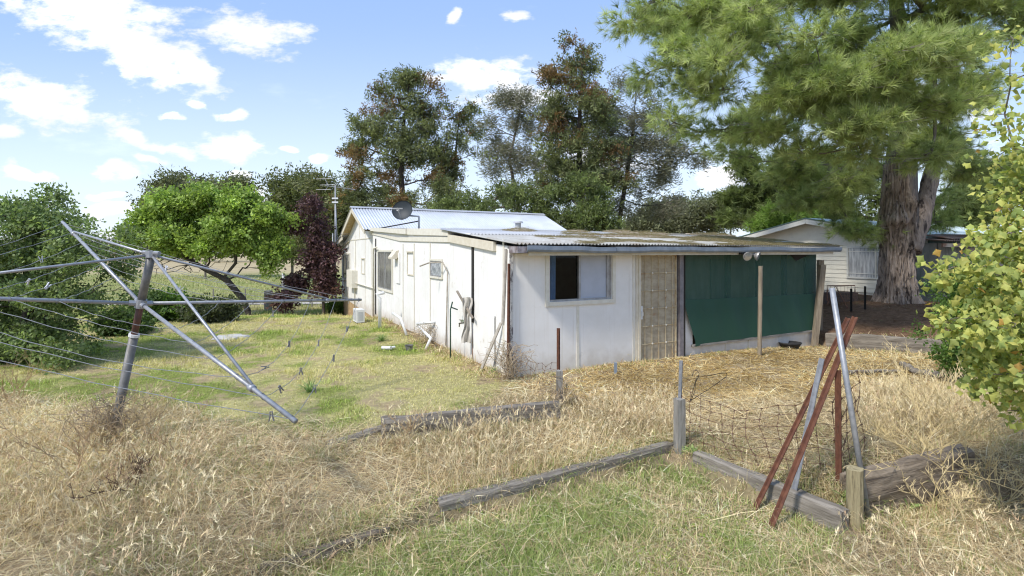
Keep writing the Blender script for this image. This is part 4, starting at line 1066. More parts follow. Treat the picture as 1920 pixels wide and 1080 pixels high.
def peg(p, ang, tilt, mat, label):
    o = empty('clothes_peg', p, 0); 
    tag(o, label, 'clothes peg', 'clothes pegs left on the hoist wires')
    c = Matrix.Rotation(ang, 3, 'Z') @ Matrix.Rotation(tilt, 3, 'Y')
    for s_ in (-1, 1):
        m = MB(); V = []
        pr = [(.002*s_, -.03), (.010*s_, -.028), (.011*s_, .0), (.020*s_, .04), (.013*s_, .041), (.004*s_, .004), (.006*s_, -.012)]
        if s_ < 0: pr = pr[::-1]
        mm = MB(); mm.prism(pr, -.006, .006, 1)
        m.add([p+c@Vector(v)*1.15 for v in mm.v], mm.f); m.build('peg_half', mat, o, True)
    m = MB(); m.tube([p+c@Vector((-.013,0,.004)), p+c@Vector((.013,0,.004))], .005, 6); m.build('spring', M_galv, o, True)
spots = [(5,1,.30,.3,M_peg,'dark peg hanging a third along the outer right wire'),(5,1,.55,2.9,M_peg,'dark peg low on the outer right wire'),
  (5,1,.80,3.0,M_peg,'dark peg nearest the tip of near arm on outer right wire'),(4,1,.35,3.1,M_peg,'dark peg high on the second outermost right wire'),(4,1,.62,3.1,M_peg,'thick dark peg halfway down the second outermost right wire'),
  (4,1,.85,2.6,M_peg,'dark peg near the brace joint end of second right wire'),(3,1,.4,3.1,M_peg,'dark peg in the middle of the third right wire'),(3,1,.72,1.7,M_peg,'tilted peg low on the third right wire'),
  (2,1,.2,3.1,M_peg,'brown grey peg close under the right arm'),(5,2,.04,3.1,M_peg,'peg dangling right beside the tip of near arm'),
  (1,3,.35,.8,M_pegl,'pale peg on inner wire left of the pole'),(2,3,.45,2.3,M_pegl,'pale diagonal peg on left wire before the green tree'),
  (3,3,.7,.2,M_pegl,'pale upright peg on the left wire above the long left arm'),(5,3,.62,1.3,M_pegl,'pale peg lying along the highest far left wire'),
  (1,0,.5,.5,M_pegl,'pale peg on inner far wire right of the upper pole'),(3,0,.35,.4,M_pegl,'pale peg on far wire over the leaning tree trunk')]
for i, (w, a, t, tl, mt, lb) in enumerate(spots):
    pts = LINES[(w, a)]; k = t*16; k0 = int(k); p = pts[k0].lerp(pts[min(16, k0+1)], k-k0)
    peg(p, 1.0+i*1.3, tl, mt, lb)

# ---------------------------------------------------------------- far fence, gate by the neighbour
def ff():
    fe = empty('wire_fence', GT(503, 583), 0, 'old post and wire boundary fence across the far side of yard', 'fence')
    p = GT(503, 583); m = MB(); m.box(p.x-.14, p.x+.14, p.y-.14, p.y+.14, p.z-.2, p.z+1.0); m.build('strainer_post', M_post, fe, True)
    pts = [GT(170,572), GT(330,575), p, GT(585,572), GT(640, 570)]
    for x in (330, 400, 460, 545, 585):
        q = GT(x, 578); m = MB(); m.bar(q-Vector((0,0,.1)), q+Vector((0,0,1.0)), .05, .05, up=(0,1,0)); m.build('fence_post', M_post, fe, True)
    for z in (.25, .5, .75, .95):
        m = MB(); m.tube([GT(x, 578)+Vector((0,0,z)) for x in (150, 250, 330, 400, 460, 503, 545, 585, 640)], .006, 4); m.build('fence_wire', M_wirez, fe, True)
    q = GT(531, 560); m = MB(); m.tube([q-Vector((0,0,.2)), q+Vector((0,0,1.7))], .09, 8); ting('marker_post', 'pale round post standing alone in the paddock beyond fence', 'post', m, pmat('pale_post', (.5,.5,.48), (.38,.37,.35), 5, .8), q, smooth=True)
ff()
def gate():
    a, b = P(1551, 545, 14.6), P(1603, 545, 14.2); a.z = hz1(a.x, a.y); b.z = hz1(b.x, b.y)
    g = empty('old_gate', a, 0, 'rusty bent pipe gate frame with mesh before the weatherboard wall', 'gate')
    m = MB(); h = .62; u = Vector((0,0,1))
    m.tube([a+u*.2, a+u*h, b+u*h, b+u*(h-.18)], .018, 6); m.tube([a+u*.1, a+(b-a)*.3+u*h, a+(b-a)*.75+u*.0], .016, 6); m.build('pipe_frame', pmat('orange_rust', (.24,.12,.07), (.15,.07,.045), 9, .8), g, True)
    m = MB()
    for i in range(9): q = a.lerp(b, i/8); m.tube([q+u*.02, q+u*h], .003, 4)
    for j in range(7): m.tube([a+u*h*j/7, b+u*h*j/7], .003, 4)
    m.build('wire_mesh', M_wire, g, True)
    for x, lb in ((1596, 'dark steel picket beside the bent gate'), (1622, 'dark steel picket nearest the pine trunk by neighbour wall')):
        q = P(x, 553, 14.0); q.z = hz1(q.x, q.y); picket('steel_picket', lb, q-u*.05, q+u*.62, M_dgap, .06)
    q = P(1560, 560, 15.0); q.z = hz1(q.x, q.y); m = MB(); m.box(q.x-.7, q.x+.75, q.y, q.y+.4, q.z-.1, q.z+.30); 
    ting('brick_ledge', 'low dark brick ledge at the foot of the neighbour wall', 'ledge', m, pmat('dark_brick', (.12,.08,.06), (.06,.045,.04), 14, .9, bump=.4), q)
gate()
# ---------------------------------------------------------------- trees and shrubs
def ell(px, py, rx, ry, D, dr=None):
    c = P(px, py, D); k = D/F
    return (np.array(c), np.array([rx*k, (dr if dr else .85*max(rx, ry)*k), ry*k]))
def sample_ells(es, n, shell=.55, g=None, per_bough=7, bough=.36):
    g = g or rng
    vol = np.array([e[1].prod()**.8 for e in es]); cnt = np.maximum(2, (n*vol/vol.sum())).astype(int)
    out = []
    for (c, r), k in zip(es, cnt):
        # foliage sits in flattened boughs with gaps between them
        nb = max(2, k//per_bough); d = g.normal(size=(nb, 3)); d /= np.linalg.norm(d, axis=1)[:, None]
        rad_ = shell+(1-shell)*g.random(nb)**.6
        rad_ = np.where(g.random(nb) < .2, g.random(nb)**.5, rad_)
        bc = c+d*rad_[:, None]*r*.95; br = bough*(r.prod()**(1/3))*g.uniform(.6, 1.2, nb)
        w = g.integers(0, nb, k); q = g.normal(size=(k, 3)); q /= np.linalg.norm(q, axis=1)[:, None]
        out.append(bc[w]+q*(g.random(k)**.45)[:, None]*br[w][:, None]*np.array([1.15, 1.15, .55]))
        continue
        d = g.normal(size=(k, 3)); d /= np.linalg.norm(d, axis=1)[:, None]
        rad_ = shell+(1-shell)*g.random(k)**.6
        rad_ = np.where(g.random(k) < .25, g.random(k)**.5, rad_)
        out.append(c+d*rad_[:, None]*r)
    return np.concatenate(out)
def grow(trunk, pts, bal=.35, step=.5, wob=.08, g=None):
    """branches that reach every cluster point from the trunk polyline"""
    g = g or rng
    nodes = [np.array(p, float) for p in trunk]; par = [-1]+list(range(len(trunk)-1)); path = [0.0]
    for i in range(1, len(trunk)): path.append(path[-1]+np.linalg.norm(nodes[i]-nodes[i-1])*.3)
    first = max(1, len(trunk)//2)
    N_ = np.zeros((len(pts)*8+len(nodes)+10, 3)); PL = np.zeros(len(N_)); k = len(nodes)
    N_[:k] = nodes; PL[:k] = path; ok0 = first
    order = np.argsort(np.linalg.norm(pts-nodes[-1], axis=1)); tips = []
    for i in order:
        p = pts[i]; d = np.linalg.norm(N_[ok0:k]-p, axis=1)
        up = np.maximum(0, N_[ok0:k, 2]-p[2])
        j = ok0+int(np.argmin(d+bal*PL[ok0:k]+.5*up)); a = N_[j].copy(); L = np.linalg.norm(p-a)
        m = int(min(7, max(1, round(L/step)))); prev = j
        for s_ in range(1, m+1):
            q = a+(p-a)*s_/m
            if s_ < m: q = q+g.normal(size=3)*wob*L/m+np.array([0, 0, -.10*L*math.sin(pi*s_/m)*.5])
            if k >= len(N_): break
            N_[k] = q; PL[k] = PL[prev]+L/m; par.append(prev); prev = k; k += 1
        tips.append((i, prev))
    tips.sort(); return N_[:k], np.array(par), np.array([b for a, b in tips])
def limb_mesh(name, Nn, par, r_tip, r_base, parent, mat, trunk_r=None, seg=6, expo=.5):
    n = len(Nn); cnt = np.zeros(n); child = np.zeros(n, int)
    for i in range(n-1, 0, -1):
        if child[i] == 0: cnt[i] = 1
        cnt[par[i]] += cnt[i]; child[par[i]] += 1
    r = r_tip*np.maximum(cnt, 1)**expo; sc = r_base/r[0]
    if sc < 1: r = np.minimum(r, r_base)*1.0; r = r_tip+(r-r_tip)*1.0
    r = np.minimum(r, r_base)
    if trunk_r is not None:
        for i, t in enumerate(trunk_r): r[i] = t
    e = np.arange(1, n); a = Nn[par[e]]; b = Nn[e]; d = b-a; L = np.linalg.norm(d, axis=1)[:, None]+1e-9; d = d/L
    ref = np.where(np.abs(d[:, 2:3]) > .9, np.array([[1., 0, 0]]), np.array([[0, 0, 1.]]))
    u = np.cross(d, ref); u /= np.linalg.norm(u, axis=1)[:, None]+1e-9; v = np.cross(d, u)
    ang = np.arange(seg)*2*pi/seg
    ring = u[:, None, :]*np.cos(ang)[None, :, None]+v[:, None, :]*np.sin(ang)[None, :, None]
    ra = np.minimum(r[par[e]], r[e]*1.6)
    if trunk_r is not None: ra[:len(trunk_r)-1] = r[par[e[:len(trunk_r)-1]]]
    V0 = a[:, None, :]+ring*ra[:, None, None]; V1 = (b+d*r[e][:, None]*.4)[:, None, :]+ring*r[e][:, None, None]
    V = np.concatenate([V0, V1], 1).reshape(-1, 3)
    base = (np.arange(n-1)*2*seg)[:, None]; k = np.arange(seg)[None, :]
    Fc = np.stack([base+k, base+(k+1) % seg, base+seg+(k+1) % seg, base+seg+k], 2).reshape(-1, 4)
    return npmesh(name, V, Fc, mat, parent=parent, smooth=True)
def rots(dirs, g=None):
    """rotation matrices whose local X runs along dirs, with random roll"""
    g = g or rng
    d = dirs/(np.linalg.norm(dirs, axis=1)[:, None]+1e-9); n = len(d)
    t = g.normal(size=(n, 3)); y = np.cross(d, t); y /= np.linalg.norm(y, axis=1)[:, None]+1e-9; z = np.cross(d, y)
    return np.stack([d, y, z], 2)
def scatter(TV, TF, pos, Rm, sc, tint, ttint=None):
    n = len(pos); V = np.einsum('nij,kj->nki', Rm, TV)*sc[:, None, None]+pos[:, None, :]
    Fc = (TF[None]+(np.arange(n)*len(TV))[:, None, None]).reshape(-1, TF.shape[1])
    c = np.repeat(tint, len(TV), 0)
    if ttint is not None: c = c*np.tile(ttint, (n, 1))
    return V.reshape(-1, 3), Fc, c
def leaf_spray(k, L, W, spread, droop=0.0, seed=0, twig=1.0):
    """a twig of k folded leaves; X along the twig"""
    g = np.random.default_rng(seed); V = []; Fs = []; T = []
    for i in range(k):
        t = (i+.5)/k; p = np.array([t*twig, 0, 0])+g.normal(size=3)*spread
        d = np.array([.6, (1 if i % 2 else -1)*.8, -droop])+g.normal(size=3)*.45; d /= np.linalg.norm(d)
        s_ = np.cross(d, g.normal(size=3)*.8+np.array([0, 0, 1.2])); s_ /= np.linalg.norm(s_); nrm = np.cross(d, s_)
        l = L*g.uniform(.7, 1.2); w = W*g.uniform(.8, 1.2); o = len(V)
        V += [p, p+d*l*.45+s_*w*.5-nrm*w*.12, p+d*l, p+d*l*.45-s_*w*.5-nrm*w*.12]; Fs.append((o, o+1, o+2, o+3)); T += [g.uniform(.7, 1.3)]*4
    return np.array(V), np.array(Fs), np.array(T)[:, None]
def needle_tuft(k, L, w, seed=0):
    g = np.random.default_rng(seed); V = []; Fs = []; T = []
    for i in range(k):
        p = np.array([g.uniform(0, .5)*L, 0, 0]); d = np.array([g.uniform(.45, 1.0), *(g.normal(size=2)*.55)]); d /= np.linalg.norm(d)
        s_ = np.cross(d, g.normal(size=3)); s_ /= np.linalg.norm(s_); l = L*g.uniform(.7, 1.1); o = len(V)
        V += [p-s_*w*.5, p+s_*w*.5, p+d*l]; Fs.append((o, o+1, o+2)); T += [.8, .8, 1.15]
    return np.array(V), np.array(Fs), np.array(T)[:, None]
M_bark = pmat('grey_brown_bark', (.13,.11,.09), (.22,.19,.16), 5, .95, bump=.8, stretch=(3,3,.7), c3=(.06,.05,.04), s3=9, bdist=.03)
M_barkd = pmat('dark_bark', (.05,.04,.033), (.09,.075,.06), 6, .95, bump=.6, stretch=(3,3,.7), bdist=.02)
def colmix(n, cols, w, g=None):
    g = g or rng
    cols = np.array(cols); idx = g.choice(len(cols), n, p=np.array(w)/sum(w)); return cols[idx]*g.uniform(.75, 1.25, (n, 1))
def tree(name, label, cat, trunk, es, ncl, spray, per, tints, spread, sc=1.0, r_tip=.012, r_base=.2, mat=M_bark, droop=None, group=None, shell=.55, trunk_r=None, bal=.35, cname='crown', patch=None, step=.5, seed=None, pb=7, bough=.36, bare=None, nbare=60):
    g = np.random.default_rng(seed if seed is not None else sum(map(ord, label)))
    base = Vector(trunk[0]); t = empty(name, base, 0, label, cat, group)
    pts = sample_ells(es, ncl, shell, g, pb, bough); nl = len(pts)
    if bare: pts = np.concatenate([pts, sample_ells(bare, nbare, .2, g, 2, .9)])
    Nn, par, tips = grow([np.array(p) for p in trunk], pts, bal, step, g=g)
    limb_mesh('trunk', Nn, par, r_tip, r_base, t, mat, trunk_r)
    tips = tips[:nl]; m = len(tips); tp = Nn[tips]; dirs = tp-Nn[par[tips]]; dirs /= np.linalg.norm(dirs, axis=1)[:, None]+1e-9
    pos = np.repeat(tp, per, 0)+g.normal(size=(m*per, 3))*spread*np.array([1, 1, .7])
    dd = np.repeat(dirs, per, 0)*.7+g.normal(size=(m*per, 3))*.7
    if droop is not None: dd = dd*(.35 if droop < 0 else 1)+np.array([0, 0, droop])
    cl = np.repeat(g.uniform(.78, 1.22, (m, 1)), per, 0)
    tint = colmix(m*per, tints[0], tints[1], g)*cl
    if patch is not None: tint = patch(pos, tint, g)
    Vs, Fs, Ts = [], [], []; o = 0
    sprays = spray if isinstance(spray, list) else [spray]
    for i, (TV, TF, TT) in enumerate(sprays):
        sel = np.arange(i, m*per, len(sprays))
        V, Fc, c = scatter(TV, TF, pos[sel], rots(dd[sel], g), np.full(len(sel), sc)*g.uniform(.75, 1.25, len(sel)), tint[sel], TT)
        Vs.append(V); Fs.append(Fc+o); Ts.append(c); o += len(V)
    npmesh(cname, np.concatenate(Vs), np.concatenate(Fs), LEAFM, np.concatenate(Ts), parent=t)
    return t
def tpath(*pts, n=4):
    """points (px, py, D) -> smooth-ish polyline"""
    q = [P(*p) for p in pts]; out = []
    for a, b in zip(q[:-1], q[1:]): out += [a.lerp(b, i/n) for i in range(n)]
    return out+[q[-1]]
fern = [leaf_spray(9, .20, .055, .03, .1, s, .36) for s in range(4)]
weep = [leaf_spray(10, .26, .035, .06, 1.2, s+20, .6) for s in range(4)]
gum = [leaf_spray(10, .22, .08, .14, .4, s+40, .45) for s in range(4)]
broad = [leaf_spray(10, .085, .055, .045, .15, s+60, .20) for s in range(4)]
tiny = [leaf_spray(10, .06, .032, .03, .1, s+80, .18) for s in range(4)]
def orange(prob, lo=.0):
    def f(pos, tint, g):
        n = vnoise(pos[:, 0]*.9+pos[:, 1]*.5, pos[:, 2]*1.1, 1.0)
        o = (n+g.uniform(-.2, .2, len(n)) > 1-prob)
        tint = tint.copy(); tint[o] = np.array([.24, .15, .07])*g.uniform(.6, 1.3, (o.sum(), 1)); return tint
    return f
GR = ([(.13,.15,.07),(.18,.20,.09),(.24,.26,.11)], [3,4,3])
def build_trees():
    UO = ([(.17,.21,.075),(.13,.16,.06),(.23,.27,.09)], [3,3,1.5])
    D = 31.0
    tree('silky_oak', 'tall dark silky oak with rusty flowers behind satellite dish', 'tree',
        tpath((757,566,D),(757,400,D),(752,330,D),(758,220,D)), [ell(*e, D) for e in
        [(765,150,42,34),(735,178,42,30),(780,195,60,45),(712,222,45,35),(755,240,85,45),(690,262,48,28),(800,262,70,40),(680,300,40,20),(745,300,95,35),(830,300,40,25),(700,340,60,20),(800,340,60,20),(775,165,48,48)]],
        520, fern, 8, GR, .26, r_base=.34, mat=M_barkd, patch=orange(.30), shell=.3, bal=.25, bough=.5)
    tree('silky_oak', 'slender silky oak stem right of the tall dark one', 'tree',
        tpath((852,566,32),(850,330,32),(862,210,32)), [ell(*e, 32) for e in [(862,210,26,20),(865,240,36,25),(855,280,40,28),(845,320,38,20)]],
        90, fern, 8, GR, .26, r_base=.16, mat=M_barkd, patch=orange(.32), shell=.3)
    tree('silky_oak', 'tallest silky oak with orange blossom and green lower branches', 'tree',
        tpath((1090,566,30),(1090,380,30),(1085,260,30),(1092,110,30)), [ell(*e, 30) for e in
        [(1075,100,26,32),(1108,105,24,38),(1060,140,40,36),(1115,160,36,40),(1045,190,45,35),(1105,215,55,45),(1055,250,55,35),(1110,280,60,40),(1040,300,50,30),(1080,330,70,35),(1030,345,40,25),(1135,330,45,35)]],
        640, fern, 8, GR, .26, r_base=.32, mat=M_barkd, patch=orange(.34), shell=.3, bal=.25, bough=.5)
    wg = ([(.22,.215,.15),(.17,.175,.12),(.26,.235,.18)], [3,3,1])
    tree('weeping_gum', 'thin weeping gum with greyish foliage between the two silky oaks', 'tree',
        tpath((980,560,38),(975,400,38),(955,300,38),(975,210,38)), [ell(*e, 38) for e in [(985,175,30,30),(950,195,40,30),(925,235,36,28),(975,235,40,32),(955,285,50,30),(920,310,30,22),(990,300,40,40),(935,350,36,25),(1010,200,20,36)]],
        250, weep, 8, wg, .34, sc=1.2, r_base=.25, droop=-1.0, shell=.3, bough=.6)
    tree('weeping_gum', 'wide weeping gum with drooping grey branches beside the big pine', 'tree',
        tpath((1165,560,34),(1160,420,34),(1175,330,34),(1190,220,34)), [ell(*e, 34) for e in [(1170,150,30,30),(1205,185,40,36),(1150,210,45,40),(1240,230,40,30),(1190,260,60,40),(1260,280,50,25),(1150,300,50,45),(1230,320,60,25),(1300,285,30,22),(1180,370,50,30),(1250,385,50,22),(1165,240,60,60)]],
        420, weep, 8, wg, .34, sc=1.15, r_base=.28, droop=-1.0, shell=.3, mat=M_barkd, bough=.6)
    ug = ([(.13,.20,.045),(.08,.13,.035),(.18,.26,.06)], [3,2,2])
    tree('acacia_tree', 'bright green ferny tree over the middle of the white roof', 'tree', tpath((930,550,27),(930,440,27),(925,390,27)),
        [ell(*e, 27) for e in [(900,385,40,18),(960,372,40,24),(850,395,35,14),(1000,380,30,22)]], 130, fern, 9, UO, .28, r_base=.14, shell=.4)
    tree('acacia_tree', 'lush green tree right behind the end of white gable roof', 'tree', tpath((1090,560,26),(1090,440,26),(1085,390,26)),
        [ell(*e, 26) for e in [(1060,372,34,24),(1110,350,36,30),(1080,415,60,25),(1135,410,36,26),(1030,405,26,18)]], 200, fern, 9, UO, .28, r_base=.14, shell=.4)
    tree('acacia_tree', 'olive ferny tree behind the antenna at left end of roof', 'tree', tpath((690,560,29),(690,440,29),(685,380,29)),
        [ell(*e, 29) for e in [(655,335,30,12),(690,365,40,18),(730,384,40,14),(640,375,20,18),(800,380,40,14),(835,355,30,18)]], 150, fern, 9, GR, .28, r_base=.14, shell=.4, patch=orange(.25))
    gg = ([(.17,.18,.10),(.21,.22,.12),(.13,.14,.08)], [3,2,2])
    tree('gum_tree', 'far gum with flat round topped clumps over the bright green tree', 'tree', tpath((385,520,62),(385,440,62),(380,380,62)),
        [ell(*e, 62) for e in [(310,360,30,18),(345,352,28,16),(385,348,30,14),(425,352,28,16),(455,362,25,18),(340,390,50,20),(420,390,55,22)]], 260, gum, 12, gg, .7, sc=2.0, r_base=.35, shell=.4)
    tree('gum_tree', 'round olive gum left of the antenna mast', 'tree', tpath((548,520,55),(548,440,55),(550,380,55)),
        [ell(*e, 55) for e in [(548,345,30,20),(530,380,28,26),(570,372,34,28),(550,420,48,36),(590,400,26,36),(545,455,45,20)]], 300, gum, 12, ([(.13,.15,.06),(.18,.19,.085)], [1,1]), .7, sc=1.7, r_base=.35, shell=.5)
    tree('gum_tree', 'hazy gum directly behind the antenna mast', 'tree', tpath((625,520,45),(625,440,45),(625,380,45)),
        [ell(*e, 45) for e in [(615,360,26,22),(640,385,30,30),(620,420,34,34),(650,440,30,30),(600,455,26,24)]], 220, gum, 12, ([(.13,.145,.06),(.18,.18,.085)], [1,1]), .6, sc=1.4, r_base=.25, shell=.5)
    for i, (px, py, rx, ry, lb) in enumerate([(1225,405,40,22,'small far gum low behind the weeping branches'),(1285,398,34,24,'second small far gum left of the gap of sky'),(1338,395,30,24,'far gum with domed crown just left of the dark pine'),(1370,388,22,20,'far gum half hidden by the dark pine')]):
        tree('gum_tree', lb, 'tree', tpath((px,475,75),(px,py+10,75)), [ell(px,py,rx,ry,75),ell(px-rx*.5,py+ry*.8,rx*.7,ry*.7,75),ell(px+rx*.5,py+ry*.9,rx*.8,ry*.7,75)], 90, gum, 12, gg, .8, sc=2.2, r_base=.3, group='far gums on the skyline')
    # bright green leaning tree
    D = 22.4
    tree('leaning_tree', 'bright green spreading tree with dark leaning trunk on the lawn', 'tree',
        tpath((470,596,D),(455,560,D),(425,525,D),(385,505,D),(345,480,D), n=3), [ell(*e, D) for e in
        [(300,415,50,26),(350,395,50,28),(405,385,55,26),(455,380,50,28),(505,420,42,30),(440,430,60,30),(370,440,70,30),(290,445,45,24),(320,455,50,18),(470,460,50,22),(515,460,24,18),(400,465,50,12),(270,435,24,20),(500,500,26,8),(540,420,16,12),(390,360,30,12),(450,362,20,12)]],
        480, broad, 11, ([(.29,.39,.09),(.21,.30,.07),(.38,.48,.13)], [3,2,3]), .19, sc=1.7, r_tip=.008, r_base=.21, mat=M_barkd, shell=.45,
        bare=[ell(*e, D) for e in [(330,500,60,22),(400,505,50,18),(290,490,40,20),(350,470,60,20),(440,500,30,16)]], nbare=110)
    D = 22.8
    tree('plum_tree', 'purple leaved plum tree near the far end of the house', 'tree',
        tpath((607,590,D),(606,550,D),(600,500,D),(592,440,D), n=3), [ell(*e, D) for e in
        [(575,398,24,16),(563,425,22,14),(592,430,20,20),(588,462,24,20),(612,505,22,26),(585,500,22,18),(548,535,26,14),(615,535,18,16),(550,560,28,12),(620,475,12,18)]],
        170, broad, 9, ([(.12,.065,.072),(.17,.095,.105),(.10,.06,.06)], [3,2,2]), .15, sc=1.6, r_tip=.008, r_base=.15, mat=M_barkd, shell=.45)
    # low shrubs at the far side of the lawn
    for (px, py, rx, ry, D, cols, lb, sp, s_) in [
        (345,578,26,22,21,[(.09,.17,.03),(.14,.24,.04)],'small round bright green shrub under the leaning tree',broad,1.1),
        (283,578,34,24,20,[(.07,.13,.03),(.11,.17,.04)],'low green shrub behind the hoist pole',broad,1.1),
        (398,585,40,18,22,[(.10,.11,.06),(.07,.09,.04)],'greyish scrubby bush at the foot of the leaning tree',tiny,1.5),
        (240,600,34,24,18,[(.11,.16,.05),(.07,.12,.03)],'leafy clump beside the big left shrub',broad,1.1),
        (640,575,16,14,24,[(.10,.17,.04),(.14,.22,.05)],'little green bush against the far house corner',broad,1.0)]:
        b = GT(px, py+ry); c = b.y
        tree('shrub', lb, 'shrub', [b, b+Vector((0,0,.2)), b+Vector((0,0,.4))], [ell(px,py,rx,ry,c),ell(px-rx*.5,py+ry*.3,rx*.6,ry*.7,c)], 60, sp, 14, (cols,[1]*len(cols)), .16, sc=s_, r_tip=.005, r_base=.03, step=.25, group='low shrubs along the far lawn edge')
    # big left shrub
    D = 10.2
    tree('large_shrub', 'big dense green shrub filling the far left beside the lawn', 'shrub',
        tpath((20,700,D),(30,640,D),(60,560,D),(40,480,D), n=3), [ell(*e, D, 1.0) for e in
        [(0,385,60,26),(60,410,60,36),(30,450,90,45),(120,435,40,18),(170,460,30,16),(120,485,60,30),(50,530,90,45),(185,510,34,26),(120,560,60,36),(30,600,80,40),(90,640,66,30),(150,655,40,16),(20,660,80,26),(-60,440,80,80),(-80,580,90,90),(215,440,14,8),(95,378,22,10),(190,560,26,14)]],
        600, tiny, 11, ([(.17,.23,.09),(.23,.30,.12),(.31,.38,.16),(.11,.15,.07)], [4,3,2,1]), .11, sc=1.25, r_tip=.0035, r_base=.07, mat=M_barkd, shell=.4, step=.3, bare=[ell(*e, D, 1.0) for e in [(120,600,80,60),(200,540,40,60),(60,480,80,60)]], nbare=120)
    # dark pine in the middle distance
    fir = [needle_tuft(14, .45, .045, s) for s in range(3)]
    D = 30
    tree('background_pine', 'dense dark pine beyond the porch roof right of the sky gap', 'tree', tpath((1450,540,D),(1450,420,D),(1450,300,D)),
        [ell(*e, D) for e in [(1430,290,40,26),(1400,325,36,26),(1460,330,60,36),(1390,365,30,26),(1430,370,60,36),(1500,365,50,40),(1405,405,45,24),(1470,410,50,24),(1540,330,50,50),(1600,380,60,50),(1780,400,80,50),(1860,380,60,60)]], 520, fir, 12, ([(.15,.19,.06),(.20,.25,.08),(.11,.14,.05)], [3,3,1]), .34, r_base=.3, mat=M_barkd, shell=.6)
    b = GT(1468, 470)
    tree('background_pine', 'small bright green young pine before the dark pine', 'tree', tpath((1470,520,24),(1470,440,24),(1470,400,24)),
        [ell(*e, 24) for e in [(1470,398,28,16),(1455,415,30,16),(1495,415,26,14)]], 90, fir, 14, ([(.18,.27,.05),(.23,.33,.07)], [1,1]), .22, sc=.7, r_base=.1, shell=.6)
build_trees()
def big_pine():
    tD = 14.7; b = P(1682, 574, tD); b.z = hz1(b.x, b.y)
    root = empty('big_pine', b, 0, 'huge old pine with thick furrowed trunk and long needled branches over the yard', 'tree')
    es = []
    for e in [(1215,40,60,40,11.5),(1190,130,40,30,12),(1250,110,60,40,11.5),(1290,190,55,40,11.8),(1340,230,50,36,12.2),(1330,120,80,50,11),(1390,60,110,60,11),(1400,180,90,55,11),(1450,250,80,40,11.5),(1480,120,110,60,10.5),
              (1530,210,100,55,10.5),(1560,290,70,36,11.2),(1600,110,120,70,10.5),(1640,210,110,60,10.5),(1700,120,120,70,11),(1740,220,100,55,11),(1690,285,80,26,11.5),(1800,150,90,70,12),(1810,260,80,50,12.5),(1790,335,60,30,13),
              (1560,350,46,40,13.5),(1600,400,40,40,14.5),(1500,330,60,36,15.5),(1450,320,70,30,15.5),(1620,330,50,40,16),(1770,380,50,40,16),(1850,340,60,60,15.5),(1380,290,50,20,13.5),(1660,60,120,60,14),(1850,60,90,80,13),
              (1500,20,130,50,12.5),(1300,30,100,40,12.5),(1250,-40,110,50,12.5),(1450,-60,150,60,12),(1650,-60,150,60,12),(1820,-50,120,60,12.5),(1560,-150,200,60,13),(1740,-150,150,60,13.5),(1385,235,60,30,16),(1550,180,120,60,17),(1300,60,90,60,16),(1720,300,60,30,15.5),(1530,365,46,40,14.6),(1590,395,40,44,14.8),(1480,360,40,26,15),(1630,440,22,26,15.2),(1575,430,26,22,15)]:
        es.append(ell(*e[:4], e[4], .75*max(e[2], e[3])*e[4]/F))
    g = np.random.default_rng(77)
    pts = sample_ells(es, 1600, .5, g, 9, .34)
    # trunk: separate detailed mesh; limbs grow from the crown base
    path = [P(1690, 300, tD), P(1695, 200, tD), P(1690, 100, 14.2), P(1680, 0, 14), P(1670, -100, 13.8)]
    start = [P(1688, 420, tD)]+[path[i].lerp(path[i+1], q/3) for i in range(4) for q in range(3)]
    Nn, par, tips = grow([np.array(p) for p in start], pts, .22, .45, .10, g)
    limb_mesh('limbs', Nn, par, .010, .22, root, M_bark, [.42,.36,.33,.30,.28,.26,.24,.22,.20,.18,.16,.14,.12], expo=.42)
    # tufts
    tufts = [needle_tuft(30, .21, .0095, s) for s in range(5)]
    per = 17; m = len(tips); tp = Nn[tips]; dirs = tp-Nn[par[tips]]; dirs /= np.linalg.norm(dirs, axis=1)[:, None]+1e-9
    # side twigs from every tip carry the tufts
    off = g.normal(size=(m*per, 3))*np.array([.22, .22, .11]); off[:, 2] -= .25*np.abs(off[:, 0]*off[:, 1])
    pos = np.repeat(tp, per, 0)+off
    dd = np.repeat(dirs, per, 0)*.6+off*1.6+g.normal(size=(m*per, 3))*.25+np.array([0, 0, .15])
    cl = np.repeat(g.uniform(.85, 1.18, (m, 1)), per, 0)
    tint = colmix(m*per, [(.42,.48,.19),(.32,.39,.14),(.52,.57,.26),(.21,.27,.11)], [4,3,3,1], g)*cl
    Vs, Fs, Ts = [], [], []; o = 0
    for i, (TV, TF, TT) in enumerate(tufts):
        sel = np.arange(i, m*per, 5)
        V, Fc, c = scatter(TV, TF, pos[sel], rots(dd[sel], g), g.uniform(.8, 1.25, len(sel)), tint[sel], TT); Vs.append(V); Fs.append(Fc+o); Ts.append(c); o += len(V)
    npmesh('crown', np.concatenate(Vs), np.concatenate(Fs), LEAFM, np.concatenate(Ts), parent=root)
    # bare grey twigs between the tufts
    k = 3600; sel = g.integers(0, m, k); a = tp[sel]; e = a+np.stack([g.normal(0, .36, k), g.normal(0, .36, k), g.normal(.02, .18, k)], 1)
    mid = (a+e)/2+g.normal(0, .05, (k, 3))
    w = np.array([0, 0, .008]); V = np.stack([a-w, a+w, mid+w, mid-w, e], 1).reshape(-1, 3); q = np.arange(k)[:, None]*5
    F4 = np.concatenate([q+np.array([0, 1, 2, 3]), q+np.array([3, 2, 4, 4])]); F3 = np.concatenate([q+np.array([0, 1, 2]), q+np.array([0, 2, 3]), q+np.array([3, 2, 4])])
    npmesh('bare_twigs', V, F3, LEAFM, np.tile(np.array([[.30, .26, .25]]), (len(V), 1)), parent=root)
    # trunk: fluted, burred, deeply furrowed bark
    nz, na = 150, 160; V = []; 
